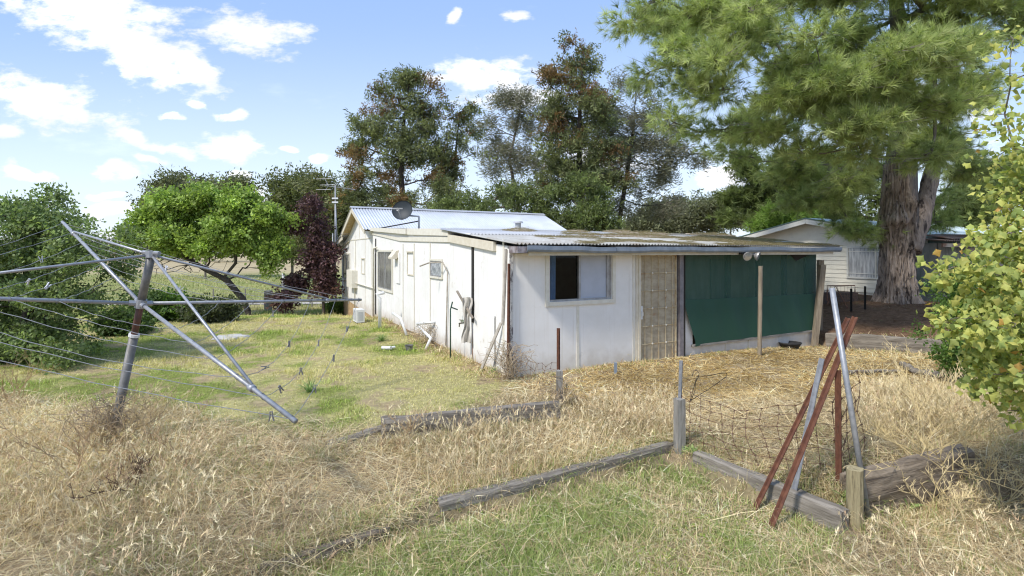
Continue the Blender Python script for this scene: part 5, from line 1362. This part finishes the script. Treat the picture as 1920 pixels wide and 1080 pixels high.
    zs = np.linspace(-.15, 3.9, nz); an = np.arange(na)*2*pi/na
    Z, A = np.meshgrid(zs, an, indexing='ij')
    rad0 = np.interp(Z, [-.15, .0, .25, .7, 1.4, 2.2, 2.6, 3.9], [.62, .55, .46, .42, .40, .46, .42, .34])
    flute = 1+.10*np.sin(A*5+.6*Z)*np.exp(-Z*.6)+.05*np.sin(A*9+1.3)+.10*np.exp(-Z*2.2)*np.sin(A*7+2)
    fur = np.abs(vnoise(A*16+.8*np.sin(Z*2)+vnoise(A*4, Z*2)*2.5, Z*1.3, 1.0)-.5)*2
    fur2 = vnoise(A*40, Z*5, 1.0)-.5
    r = rad0*flute-.10*np.clip(1-fur*2.2, 0, 1)+.035*fur2+.02*(vnoise(A*12, Z*9)-.5)
    fa = math.atan2(-b.y, -b.x)      # towards the camera
    for (da, zc, sz, h) in ((.25, 2.30, .20, .22),(-.22, 2.28, .20, .20),(-.9, 2.15, .12, .18),(.9, 2.75, .18, .15),(.0, 2.62, .13, .10)):
        dA = (A-fa-da+pi) % (2*pi)-pi; r = r+h*np.exp(-((dA*.6)**2+(Z-zc)**2)/sz**2)
    lean = np.interp(Z, [0, 4], [0, .12])
    X = b.x+lean*.3+r*np.cos(A); Y = b.y+r*np.sin(A); Zw = b.z+Z
    i, j = np.meshgrid(np.arange(nz-1), np.arange(na), indexing='ij'); a_ = (i*na+j).ravel(); b_ = (i*na+(j+1) % na).ravel()
    npmesh('trunk', np.stack([X, Y, Zw], 2).reshape(-1, 3), np.stack([a_, b_, b_+na, a_+na], 1), M_pinebark, parent=root, smooth=True)
    # thick fork to the right
    m_ = MB(); pts_ = [P(1705, 470, tD-.1), P(1722, 420, tD), P(1737, 370, tD+.1), P(1748, 320, tD+.2), P(1765, 250, tD+.1), P(1790, 180, tD-.2)]
    fine = [pts_[i].lerp(pts_[i+1], q/6) for i in range(5) for q in range(6)]+[pts_[-1]]
    rr = random.Random(4); m_.tube(fine, [(.30-.20*i/len(fine))*rr.uniform(.92, 1.08) for i in range(len(fine))], 24); m_.build('fork_limb', M_pinebark, root, True, smooth=True)
M_pinebark = pmat('furrowed_pine_bark', (.37,.30,.245), (.24,.19,.155), 5, .95, bump=1.0, stretch=(2.2,2.2,.5), c3=(.055,.042,.036), s3=4, l3=.50, h3=.62, bscale=9, bdist=.05)
big_pine()
# near shrub with pointed lobed leaves
def lobed(seed=0):
    o = [(0,0),(.14,.10),(.34,.40),(.42,.52),(.52,.36),(.66,.26),(1.0,0)]
    V = [(x, y, -.38*y-.22*x*x) for x, y in o]+[(x, -y, -.38*y-.22*x*x) for x, y in o[1:-1]]
    V += [(.4, 0, .03)]; c = len(V)-1
    ring = [0,1,2,3,4,5,6,11,10,9,8,7]
    Fs = [(c, ring[i], ring[(i+1) % 12]) for i in range(12)]
    V += [(0,.006,0),(0,-.006,0),(-.5,0,.12)]; Fs.append((c+1, c+2, c+3))
    T = np.ones((len(V), 1)); T[[3, 6, 11-2]] = 1.12
    return np.array(V), np.array(Fs), T
def near_shrub():
    g = np.random.default_rng(5); D = 3.9
    base = Vector((4.35, 4.2, .1)); base.z = hz1(4.35, 4.2)
    t = empty('yellow_leaf_tree', base, 0, 'yellow green tree with pointed lobed leaves reaching in at the right edge', 'tree')
    es = [ell(e[0]+16, *e[1:], D, .40) for e in [(1918,60,14,34),(1908,140,18,24),(1890,225,26,12),(1928,200,24,40),(1900,310,22,18),(1905,380,46,30),(1862,440,36,26),(1910,470,60,60),(1835,520,60,36),(1880,560,80,60),(1840,610,64,40),(1900,650,70,50),(1850,690,40,26),(1910,730,50,44),(1905,775,26,20),(1790,500,24,12),(1960,400,60,200),(1960,650,60,120),(1800,590,40,22)]]
    pts = sample_ells(es, 400, .2, g, 4, .5)
    trunk = [base, base+Vector((-.05,0,.5)), base+Vector((-.1,-.05,1.0)), base+Vector((-.15,-.1,1.6)), base+Vector((-.2,-.1,2.4)), base+Vector((-.2,-.1,3.2))]
    Nn, par, tips = grow([np.array(p) for p in trunk], pts, .2, .18, .10, g)
    limb_mesh('trunk', Nn, par, .0025, .05, t, M_bark)
    per = 15; m = len(tips); pos = np.repeat(Nn[tips], per, 0)+g.normal(0, .075, (m*per, 3))
    dd = g.normal(0, .55, (m*per, 3))+np.array([-.25, -.35, -.75])
    Rm = rots(dd, g)
    # turn the upper face outwards and up
    want = g.normal(0, .75, (m*per, 3))+np.array([-.35, -.6, .6]); d = Rm[:, :, 0]; y = np.cross(want, d); y /= np.linalg.norm(y, axis=1)[:, None]; z = np.cross(d, y); Rm = np.stack([d, y, z], 2)
    tint = colmix(m*per, [(.46,.47,.13),(.36,.41,.12),(.48,.46,.13),(.24,.30,.09),(.46,.28,.08)], [4,4,2,3,.22], g)
    TV, TF, TT = lobed(); V, Fc, c = scatter(TV, TF, pos, Rm, g.uniform(.028, .074, m*per), tint, TT)
    npmesh('crown', V, Fc, LEAFM, c, parent=t)
    tree('leafy_shrub', 'fresh green small leaved shrub below the yellow green tree', 'shrub', [GT(1815,720), GT(1815,720)+Vector((0,0,.3)), GT(1815,720)+Vector((0,0,.6))],
        [ell(*e, GT(1815,720).y, .5) for e in [(1800,610,45,26),(1840,590,50,40),(1790,670,34,22),(1830,690,50,30),(1760,640,20,10),(1850,640,50,50),(1770,510,26,8),(1800,540,30,16)]], 260, tiny, 9, ([(.11,.20,.04),(.16,.26,.06),(.075,.14,.03)], [3,2,2]), .09, sc=.85, r_tip=.003, r_base=.03, step=.2)
near_shrub()
def far_wood():
    """the far tree line on the horizon reads as one mass"""
    g = np.random.default_rng(9); es = []
    for px in range(-700, 2700, 26):
        h = 14+22*float(fbm(px*.01, 3.0, 1.5, 3)); D = 150+40*float(vnoise(px*.02, 1))
        es.append(ell(px, 474-h*.4, 26, h*.7, D, 8))
    pts = sample_ells(es, 9000, .3, g); 
    TV, TF, TT = gum[0]
    tint = colmix(len(pts), [(.09,.10,.06),(.12,.13,.075),(.16,.14,.09)], [3,3,1], g)
    V, Fc, c = scatter(TV, TF, pts, rots(g.normal(size=(len(pts), 3)), g), g.uniform(4, 7, len(pts)), tint, TT)
    o = npmesh('distant_woodland', V, Fc, LEAFM, c); tag(o, kind='stuff')
far_wood()
# ---------------------------------------------------------------- grass, straw and weeds
def blades(name, pos, L, el, az, bend, w, tint, seg=2, kind='stuff', parent=None, tip=.15, world=True):
    """ribbon blades: start at pos, rise at elevation el along azimuth az, bend over by gravity"""
    n = len(pos); h = np.stack([np.cos(az), np.sin(az), np.zeros(n)], 1)
    d = h*np.cos(el)[:, None]+np.array([0, 0, 1.])*np.sin(el)[:, None]
    sa = az+pi/2+rng.normal(0, .5, n); sv = np.stack([np.cos(sa), np.sin(sa), rng.normal(0, .3, n)], 1)
    V = np.zeros((n, 2*seg+1, 3))
    for k in range(seg+1):
        t = k/seg; p = pos+d*(L*t)[:, None]+(h*.35-np.array([0, 0, 1.])*.65)*(bend*L*t*t)[:, None]
        ww = (w*(1-(1-tip)*t**1.5))[:, None]*sv*.5
        if k < seg: V[:, 2*k] = p-ww; V[:, 2*k+1] = p+ww
        else: V[:, 2*seg] = p
    F3 = []
    for k in range(seg-1): F3 += [(2*k, 2*k+1, 2*k+3), (2*k, 2*k+3, 2*k+2)]
    F3.append((2*seg-2, 2*seg-1, 2*seg)); F3 = np.array(F3)
    Fc = (F3[None]+(np.arange(n)*(2*seg+1))[:, None, None]).reshape(-1, 3)
    o = npmesh(name, V.reshape(-1, 3), Fc, STRAWM, np.repeat(tint, 2*seg+1, 0), parent=parent, world=world)
    if kind: o['kind'] = kind
    return o
def in_view(x, y, m=1.15): return (np.abs(x) < y*.98*m+.6) & (y > 2.6)
def inhouse(x, y, pad=.0):
    s = (x-A0.x)*cos(TH)+(y-A0.y)*sin(TH); t = -(x-A0.x)*sin(TH)+(y-A0.y)*cos(TH)
    return (s > -pad) & (s < 8.5+pad) & (t > -pad) & (t < 17.2)
def scatter_xy(n, y0, y1, pw=1.0):
    """points thinning out with distance (density ~ 1/y**pw)"""
    u = rng.random(n)
    if pw == 1.0: y = y0*(y1/y0)**u if False else y0+(y1-y0)*u
    else:
        e = 2-pw; y = (y0**e+(y1**e-y0**e)*u)**(1/e)
    x = rng.uniform(-1.1, 1.1, n)*y
    return x, y
def pick(cols, w, n, lo=.75, hi=1.25):
    cols = np.array(cols); return cols[rng.choice(len(cols), n, p=np.array(w)/sum(w))]*rng.uniform(lo, hi, (n, 1))
STRAW = [(.70,.57,.345),(.60,.46,.25),(.82,.72,.49),(.45,.315,.175),(.26,.175,.10)]
def strawdens(x, y):
    lawn, near, litter, far, n, n2 = masks(x, y)
    return np.clip(1-lawn*1.0-litter-far, 0, 1)*(1-.72*near), lawn, near, litter, n, n2
SLP = [(atz(716,787,.21), atz(1048,750,.22)), (atz(822,934,.06), atz(1258,826,.08)), (atz(1306,842,.06), atz(1585,955,.05)), (p0, p1), (Vector((7.58,12.62,0)), Vector((9.75,10.35,0)))]
def slpdist(x, y):
    """distance to the nearest sleeper, counted a little further on the side towards the viewer"""
    d = np.full(len(x), 9.)
    for a, b in SLP:
        dx, dy = b.x-a.x, b.y-a.y; t = np.clip(((x-a.x)*dx+(y-a.y)*dy)/(dx*dx+dy*dy), 0, 1); ex, ey = x-a.x-t*dx, y-a.y-t*dy
        q = np.hypot(ex, ey); d = np.minimum(d, np.where(ey < 0, q*.8, q))
    return d
def build_grass():
    # --- lying straw, thick in the foreground
    x, y = scatter_xy(400000, 2.7, 14, 1.55)
    d, lawn, near, lit, n, n2 = strawdens(x, y)
    yard = smooth01((y-6.5)/1.5)*smooth01((x-.2)/.8)               # swept yard before the porch: shorter
    sd_ = slpdist(x, y); keep = (rng.random(len(x)) < d*(.35+.65*smooth01((n2-.25)/.3))*(.12+.88*smooth01((sd_-.09)/.1))) & ~inhouse(x, y, .02)
    x, y, n, n2, yard = x[keep], y[keep], n[keep], n2[keep], yard[keep]; k = len(x); z = hz(x, y)
    hump = .065*smooth01((n-.35)/.3)*(1-.6*yard)
    pos = np.stack([x, y, z+rng.random(k)**1.6*hump+.004], 1)
    L = rng.uniform(.10, .36, k)*(1-.45*yard); hero = rng.random(k) < .09; L = np.where(hero, L*1.9, L); L = np.minimum(L, .05+slpdist(x, y)*1.0); el = np.abs(rng.normal(.12, .28, k)); az = rng.normal(0, 1.15, k)+vnoise(x, y, .9)*9+pi*(rng.random(k) < .5)
    tint = pick(STRAW, [4,4,2.4,2,1.2], k)*(1-.18*smooth01((n-.5)/.15))[:, None]
    pale = (fbm(x+31, y-12, .55, 3)-.5)[:, None]*2.2; tint = tint*(1+.55*pale)+np.array([-.03, -.055, -.09])*yard[:, None]; tint = np.clip(tint, .02, .9)
    blades('dry_straw', pos, L, el, az, rng.uniform(.1, .8, k), rng.uniform(.0024, .0052, k)*np.clip(y/5, .8, 2.0)*np.where(hero, 1.2, 1), tint*np.where(hero, 1.12, 1)[:, None], 2)
    # --- standing dry grass in drifts
    x, y = scatter_xy(90000, 2.9, 11, 1.3)
    d, lawn, near, lit, n, n2 = strawdens(x, y)
    P1 = smooth01(1-polydist(x, y, [tuple(G(690,815)[:2]), tuple(G(1040,775)[:2]), tuple(G(1250,815)[:2]), tuple(G(830,925)[:2])])/.15)       # tall weeds between the sleepers
    P2 = smooth01(1-polydist(x, y, [tuple(G(1120,770)[:2]), tuple(G(1250,740)[:2]), tuple(G(1260,820)[:2]), tuple(G(1130,800)[:2])])/.3)
    P3 = smooth01(1-polydist(x, y, [tuple(G(1600,720)[:2]), tuple(G(1900,740)[:2]), tuple(G(1920,850)[:2]), tuple(G(1640,850)[:2])])/.3)
    P4 = smooth01(1-polydist(x, y, [tuple(G(-80,760)[:2]), tuple(G(330,770)[:2]), tuple(G(330,960)[:2]), tuple(G(-200,1000)[:2])])/.6)
    yard = smooth01((y-7.0)/1.0)*smooth01((x-.2)/.8)
    pr = d*(.02+.20*smooth01((n-.52)/.1)+.45*P1+.9*P2+.7*P3+.32*P4)*(1-.93*yard)
    keep = (rng.random(len(x)) < pr*smooth01((slpdist(x, y)-.07)/.1)) & ~inhouse(x, y, .05)
    x, y, n = x[keep], y[keep], n[keep]; k = len(x); tall = np.maximum.reduce([P1[keep], P2[keep], P3[keep], P4[keep]])
    pos = np.stack([x, y, hz(x, y)], 1); L = rng.uniform(.10, .27, k)*(.6+.7*tall)
    blades('dry_standing_grass', pos, L, rng.normal(1.1, .28, k), rng.uniform(0, 2*pi, k), rng.uniform(.15, .9, k), rng.uniform(.003, .006, k)*np.clip(y/5, .9, 2), pick(STRAW, [4,4,3,2,1], k), 3)
    # seed heads: short barbs at the ends of taller stalks
    m = min(5200, k); idx = rng.choice(k, m, replace=False); p0 = pos[idx]; az = rng.uniform(0, 2*pi, m); L = rng.uniform(.22, .42, m)*(.7+.4*tall[idx]); el = rng.normal(1.25, .2, m); b = rng.uniform(.2, .7, m)
    tc = pick([(.70,.60,.40),(.58,.46,.29),(.46,.32,.20)], [3,3,1.2], m)
    blades('grass_stalks', p0, L, el, az, b, np.full(m, .0035), tc, 3)
    h = np.stack([np.cos(az), np.sin(az), np.zeros(m)], 1); d = h*np.cos(el)[:, None]+np.array([0, 0, 1.])*np.sin(el)[:, None]
    tipp = p0+d*L[:, None]*.86+(h*.35-np.array([0, 0, 1.])*.65)*(b*L*.74)[:, None]
    r = 9; pp_ = np.repeat(tipp, r, 0)+rng.normal(0, .003, (m*r, 3)); dirh = (d+(h*.35-np.array([0, 0, 1.])*.65)*b[:, None]*1.7)
    q = np.repeat(dirh, r, 0); off = np.tile(np.linspace(0, .055, r), m)[:, None]; q = q/np.linalg.norm(q, axis=1)[:, None]; pp_ = pp_+q*off
    az2 = np.arctan2(q[:, 1], q[:, 0])+rng.normal(0, .5, m*r); el2 = np.arcsin(np.clip(q[:, 2], -1, 1))+rng.normal(0, .3, m*r)
    blades('grass_seed_heads', pp_, rng.uniform(.02, .045, m*r), el2, az2, np.zeros(m*r), np.full(m*r, .006), np.repeat(tc, r, 0)*1.1, 2)
    # --- lawn: short, patchy green and gold
    x, y = scatter_xy(420000, 6.0, 27, 1.35)
    lawn, near, lit, far, n, n2 = masks(x, y)
    keep = (rng.random(len(x)) < lawn*(1-.75*smooth01((n2-.58)/.1))) & ~inhouse(x, y, .25*1) & (x < 1)
    x, y, n, n2 = x[keep], y[keep], n[keep], n2[keep]; k = len(x); g = smooth01((n-.42)/.16+rng.normal(0, .25, k))[:, None]
    tint = pick([(.30,.39,.075),(.39,.46,.11),(.21,.30,.06)], [3,3,1.5], k)*g+pick([(.62,.55,.25),(.70,.60,.32),(.52,.50,.18)], [3,2,3], k)*(1-g)
    tall = .6+1.5*smooth01((fbm(x+9, y+4, 1.7, 3)-.56)/.1)
    blades('lawn_grass', np.stack([x, y, hz(x, y)], 1), rng.uniform(.03, .075, k)*tall*(.8+y*.02), rng.normal(.95, .35, k), rng.uniform(0, 2*pi, k), rng.uniform(.1, .9, k), rng.uniform(.005, .009, k)*np.clip(y/8, 1, 2.6), tint, 2)
    # --- green grass in the near bed
    x, y = scatter_xy(290000, 2.7, 6.6, 1.3)
    lawn, near, lit, far, n, n2 = masks(x, y)
    P5 = smooth01(1-polydist(x, y, [tuple(G(690,900)[:2]), tuple(G(1100,860)[:2]), tuple(G(1300,800)[:2]), tuple(G(1250,780)[:2])])/.2)
    keep = (rng.random(len(x)) < np.clip(near*(.5+.9*smooth01((n-.40)/.15)), 0, 1)+.22*(n > .47)*(n2 > .45)+.04) & ~inhouse(x, y, .05)
    x, y, n, n2 = x[keep], y[keep], n[keep], n2[keep]; k = len(x); g = np.clip(rng.random(k)*.9+smooth01((n-.42)/.2)*.5, 0, 1) > .5
    tint = np.where(g[:, None], pick([(.29,.36,.10),(.37,.43,.14),(.20,.28,.07)], [3,3,2], k), pick(STRAW, [4,3,3,1,.5], k))
    blades('near_green_grass', np.stack([x, y, hz(x, y)], 1), rng.uniform(.04, .15, k)*(.7+.6*smooth01((n-.45)/.15)), rng.normal(1.0, .35, k), rng.uniform(0, 2*pi, k), rng.uniform(.1, 1.0, k), rng.uniform(.003, .0058, k), tint, 3)
    # --- broad little weed leaves among the near grass
    k = 9000; x, y = scatter_xy(k*5, 2.8, 6.2, 1.2); lawn, near, lit, far, n, n2 = masks(x, y); keep = rng.random(len(x)) < near*smooth01((n2-.45)/.1); x, y = x[keep][:k], y[keep][:k]; k = len(x)
    blades('clover_leaves', np.stack([x, y, hz(x, y)+rng.uniform(0, .03, k)], 1), rng.uniform(.012, .03, k), rng.normal(.4, .4, k), rng.uniform(0, 2*pi, k), rng.uniform(0, .6, k), rng.uniform(.010, .018, k), pick([(.24,.31,.06),(.33,.36,.08),(.17,.25,.05)], [3,2,2], k), 2, tip=.6)
    # --- pine needle litter and stray tufts below the big tree
    x = rng.uniform(6, 20, 60000); y = rng.uniform(8, 24, 60000); lawn, near, lit, far, n, n2 = masks(x, y); keep = (rng.random(len(x)) < lit) & ~inhouse(x, y, .1); x, y = x[keep], y[keep]; k = len(x)
    blades('needle_litter', np.stack([x, y, hz(x, y)+.004], 1), rng.uniform(.05, .16, k), np.abs(rng.normal(.05, .2, k)), rng.uniform(0, 2*pi, k), rng.uniform(0, .5, k), np.full(k, .010), pick([(.26,.15,.09),(.18,.10,.06),(.34,.24,.15),(.20,.22,.08)], [3,3,1.2,.5], k), 2)
    # --- paddock beyond: pale long grass
    x, y = scatter_xy(60000, 22, 70, 1.2); keep = (x < 2) & ~inhouse(x, y, .4) & (rng.random(len(x)) < .9); x, y = x[keep], y[keep]; k = len(x); keep = np.abs(y-(31+.06*x)) > 1.1; x, y = x[keep], y[keep]; k = len(x)
    lawn, near, lit, far, n, n2 = masks(x, y); g = smooth01((n-.45)/.15)[:, None]
    blades('paddock_grass', np.stack([x, y, hz(x, y)], 1), rng.uniform(.12, .4, k), rng.normal(1.2, .25, k), rng.uniform(0, 2*pi, k), rng.uniform(.1, .7, k), np.full(k, .03)*y/30, pick([(.40,.38,.18),(.50,.45,.25)], [1,1], k)*(1-g)+pick([(.28,.33,.12),(.34,.38,.15)], [1,1], k)*g, 2)
    # --- rough grass gathered along walls, posts and sleepers
    segs = [(HL(-.08, .1), HL(-.08, 9.5), .22, 5200, .22), (HL(.05, -.1), HL(3.4, -.1), .14, 2600, .12), (HL(4.2, -.1), HL(8.4, -.1), .16, 2400, .09), (atz(716,800,0), atz(1048,762,0), .14, 2600, .25), (atz(822,948,-.1), atz(1258,838,-.1), .12, 2600, .2),
            (atz(1306,860,-.1), atz(1585,975,-.1), .12, 2200, .2), (atz(1600,985,-.1), atz(1830,930,-.1), .18, 2400, .25), (Vector((7.6,12.4,0)), Vector((9.7,10.2,0)), .25, 1600, .15), (GT(470,1075), GT(735,1000), .16, 1800, .16), (atz(830,965,-.14), atz(1262,855,-.14), .16, 3800, .11), (atz(1290,865,-.14), atz(1570,985,-.14), .16, 3000, .11)]
    ps, Ls, ts = [], [], []
    for a, b, w, n_, l in segs:
        q = rng.random(n_); d = (b-a).normalized(); nn = np.array([-d.y, d.x]); e = rng.normal(0, w, n_)
        clump = fbm(q*(b-a).length*3+a.x, np.zeros(n_)+a.y, 1.0, 2) > .42
        X = a.x+(b.x-a.x)*q+nn[0]*e; Y = a.y+(b.y-a.y)*q+nn[1]*e; ok = clump & ~inhouse(X, Y, .03); X, Y = X[ok], Y[ok]
        ps.append(np.stack([X, Y, hz(X, Y)], 1)); Ls.append(rng.uniform(.3, 1.1, len(X))*l*1.2); ts.append(pick(STRAW+[(.28,.35,.10)], [4,4,2,2,1,3.5], len(X)))
    pos = np.concatenate(ps); L = np.concatenate(Ls); tt = np.concatenate(ts); k = len(L)
    blades('edge_grass', pos, L*.8, rng.normal(1.0, .4, k), rng.uniform(0, 2*pi, k), rng.uniform(.1, 1, k), rng.uniform(.004, .007, k)*np.clip(pos[:, 1]/6, .8, 1.8), tt, 3)
build_grass()
# ---- dry branching weeds, each plant a thing
def weed(label, p, hgt, spread, n, seed, tint=(.50,.38,.20), r=.0028, group='dry branching weeds', cat='dry weed', name='dry_weed', flop=None):
    r = r*1.35
    g = np.random.default_rng(seed); m = MB(); p = Vector(p); rr = random.Random(seed)
    for i in range(n):
        a = rr.uniform(0, 2*pi) if flop is None else flop+rr.gauss(0, .7); el = rr.uniform(.35, 1.4); L = hgt*rr.uniform(.6, 1.15)
        d = Vector((cos(a)*cos(el), sin(a)*cos(el), sin(el))); cur = p+Vector((rr.gauss(0, spread*.2), rr.gauss(0, spread*.2), 0)); pts = [cur.copy()]
        st = 7
        for k in range(st):
            d = (d+Vector((rr.gauss(0, .12), rr.gauss(0, .12), rr.gauss(-.09, .08)))).normalized(); cur = cur+d*L/st
            cur.z = max(cur.z, hz1(cur.x, cur.y)+.01) if k > 2 else cur.z; pts.append(cur.copy())
            if k > 1:
                for _ in range(2):
                    b = (d+Vector((rr.gauss(0, .6), rr.gauss(0, .6), rr.gauss(.2, .4)))).normalized(); l2 = L*rr.uniform(.1, .28)
                    q = cur+b*l2*.5+Vector((0,0,.01)); e = q+(b+Vector((0,0,.3))).normalized()*l2*.5; m.tube([cur, q, e], [r*.8, r*.6, r*.35], 3, cap=False)
                    for z in range(2): s_ = q.lerp(e, rr.random()); m.tube([s_, s_+Vector((rr.gauss(0, .02), rr.gauss(0, .02), .03))], [r*.6, r*.3], 3, cap=False)
        m.tube(pts, [r*(1.3-.9*k/st) for k in range(st+1)], 4, cap=False)
    o = m.build(name, None, origin=p); o.data.materials.append(weedmat(tint)); return tag(o, label, cat, group)
_wm = {}
def weedmat(c):
    if c not in _wm: _wm[c] = pmat('dry_stalk_%d' % len(_wm), c, tuple(v*.65 for v in c), 8, .85, bump=0)
    return _wm[c]
W_ = [((205,835),.75,.35,18,'golden dry weed hiding the foot of the hoist pole'),((255,850),.6,.3,12,'golden dry weed just right of hoist pole foot'),((150,905),.75,.5,16,'tall sprawling dry weed left of the hoist pole base'),((95,850),.6,.4,10,'dry weed tangle below the lowest left wires'),((240,800),.62,.3,12,'dry weed growing up around the hoist pole'),
      ((330,880),.55,.4,10,'dry weed spreading right of the hoist pole base'),((60,980),.5,.4,10,'dry weed clump by the lower left edge'),((520,930),.45,.4,8,'low dry weed in the middle of foreground straw'),
      ((760,835),.42,.3,9,'dry weed right before the lawn edging sleeper'),((900,840),.40,.3,8,'rusty brown weed between the two long sleepers'),((1160,800),.42,.35,10,'pale dry grass weed left of square grey post'),
      ((30,760),.7,.5,12,'brown dry thicket under the big left shrub'),((1500,790),.35,.3,7,'dry weed behind the sagging wire netting')]
for i, (q, h_, s_, n, lb) in enumerate(W_): weed(lb, GT(*q), h_, s_, n, 100+i, tint=[(.70,.56,.32),(.62,.47,.26),(.50,.35,.19)][i % 3])
weed('dark branching dead weed standing in the foreground straw', GT(245,925), .5, .2, 6, 55, tint=(.16,.10,.06), r=.004)
R3 = [((1720,790),.8,'long golden dead weed arching over the massive sleeper'),((1790,800),.95,'golden dead weed tangle under the yellow green tree'),((1860,820),.9,'rightmost golden dead weed heap at frame edge'),((1740,870),.8,'dead golden weed spilling past end of massive sleeper'),
      ((1660,750),.5,'golden dead weed just behind the leaning grey pipe'),((1880,950),.6,'dry weed in the lower right corner'),((1760,960),.45,'low dry weed before the massive sleeper')]
for i, (q, h_, lb) in enumerate(R3): weed(lb, GT(*q), h_, .5, 26, 200+i, tint=[(.74,.60,.33),(.66,.52,.26)][i % 2], r=.0026)
# dead vine heaped on the corner picket and the little post
def vine(label, p, h, w, n, seed):
    rr = random.Random(seed); m = MB(); p = Vector(p)
    for i in range(n):
        a = rr.uniform(0, 2*pi); cur = p+Vector((rr.gauss(0, w*.4), rr.gauss(0, w*.3), rr.uniform(0, h*.5))); pts = [cur.copy()]; d = Vector((rr.gauss(0, .5), rr.gauss(0, .5), 1)).normalized()
        for k in range(9):
            pull = (p-cur)*1.4; pull.z = 0; d = (d+Vector((rr.gauss(0, .35), rr.gauss(0, .35), rr.gauss(-.10, .3)))+pull*.5).normalized(); cur = cur+d*h*.13; cur.z = min(max(cur.z, p.z+.01), p.z+h); pts.append(cur.copy())
        m.tube(pts, .0032, 3, cap=False)
    return ting('dry_vine', label, 'dry vine', m, weedmat((.40,.31,.20)), p)
vine('brown dead vine wrapped thickly round the front corner of house', HL(-.12,-.22,0), .62, .22, 110, 1)
vine('dead vine tangled round the rotting post at lawn sleeper end', GT(1050,762), .42, .12, 60, 2)
vine('dry vine heap at the foot of wall under the vent pipe', HL(-.2, Ty(815), 0), .45, .35, 60, 3)
vine('golden dry weed thicket heaped round the hoist pole foot', GT(206,838), .55, .32, 120, 7)
# small green plants
def rosette(label, p, n, L, w, seed, tint=(.22,.32,.10), name='weed_plant'):
    g = np.random.default_rng(seed); p = Vector(p); k = n
    o = blades(name, np.tile(np.array([[0., 0, 0]]), (k, 1))+g.normal(0, .02, (k, 3))*np.array([1, 1, 0]), g.uniform(.6, 1.1, k)*L, g.normal(.9, .35, k), g.uniform(0, 2*pi, k), g.uniform(.2, 1, k), np.full(k, w), np.array([tint])*g.uniform(.7, 1.3, (k, 1)), 3, kind=None, tip=.3, world=False)
    o.location = p; return tag(o, label, 'weed', 'little green weeds')
for i, (q, n, L, w, lb) in enumerate([((580,735),60,.32,.012,'tall green grass tuft on the lawn under the outer wires'),((1700,960),12,.22,.03,'pale broad leaved weed before the massive sleeper'),((1300,850),16,.14,.03,'green weed at foot of the square grey post'),((928,700),22,.26,.014,'dark green tuft against the wall near front corner'),
    ((715,640),70,.35,.014,'green tussock on the lawn near the drain pipe'),((1590,945),26,.22,.014,'green tuft by the short round stump post'),((865,620),14,.10,.01,'tiny green plant sprouting from the wall')]):
    pt = GT(*q) if i != 6 else LW(869, 603, -.03)
    rosette(lb, pt, n, L, w, 300+i)
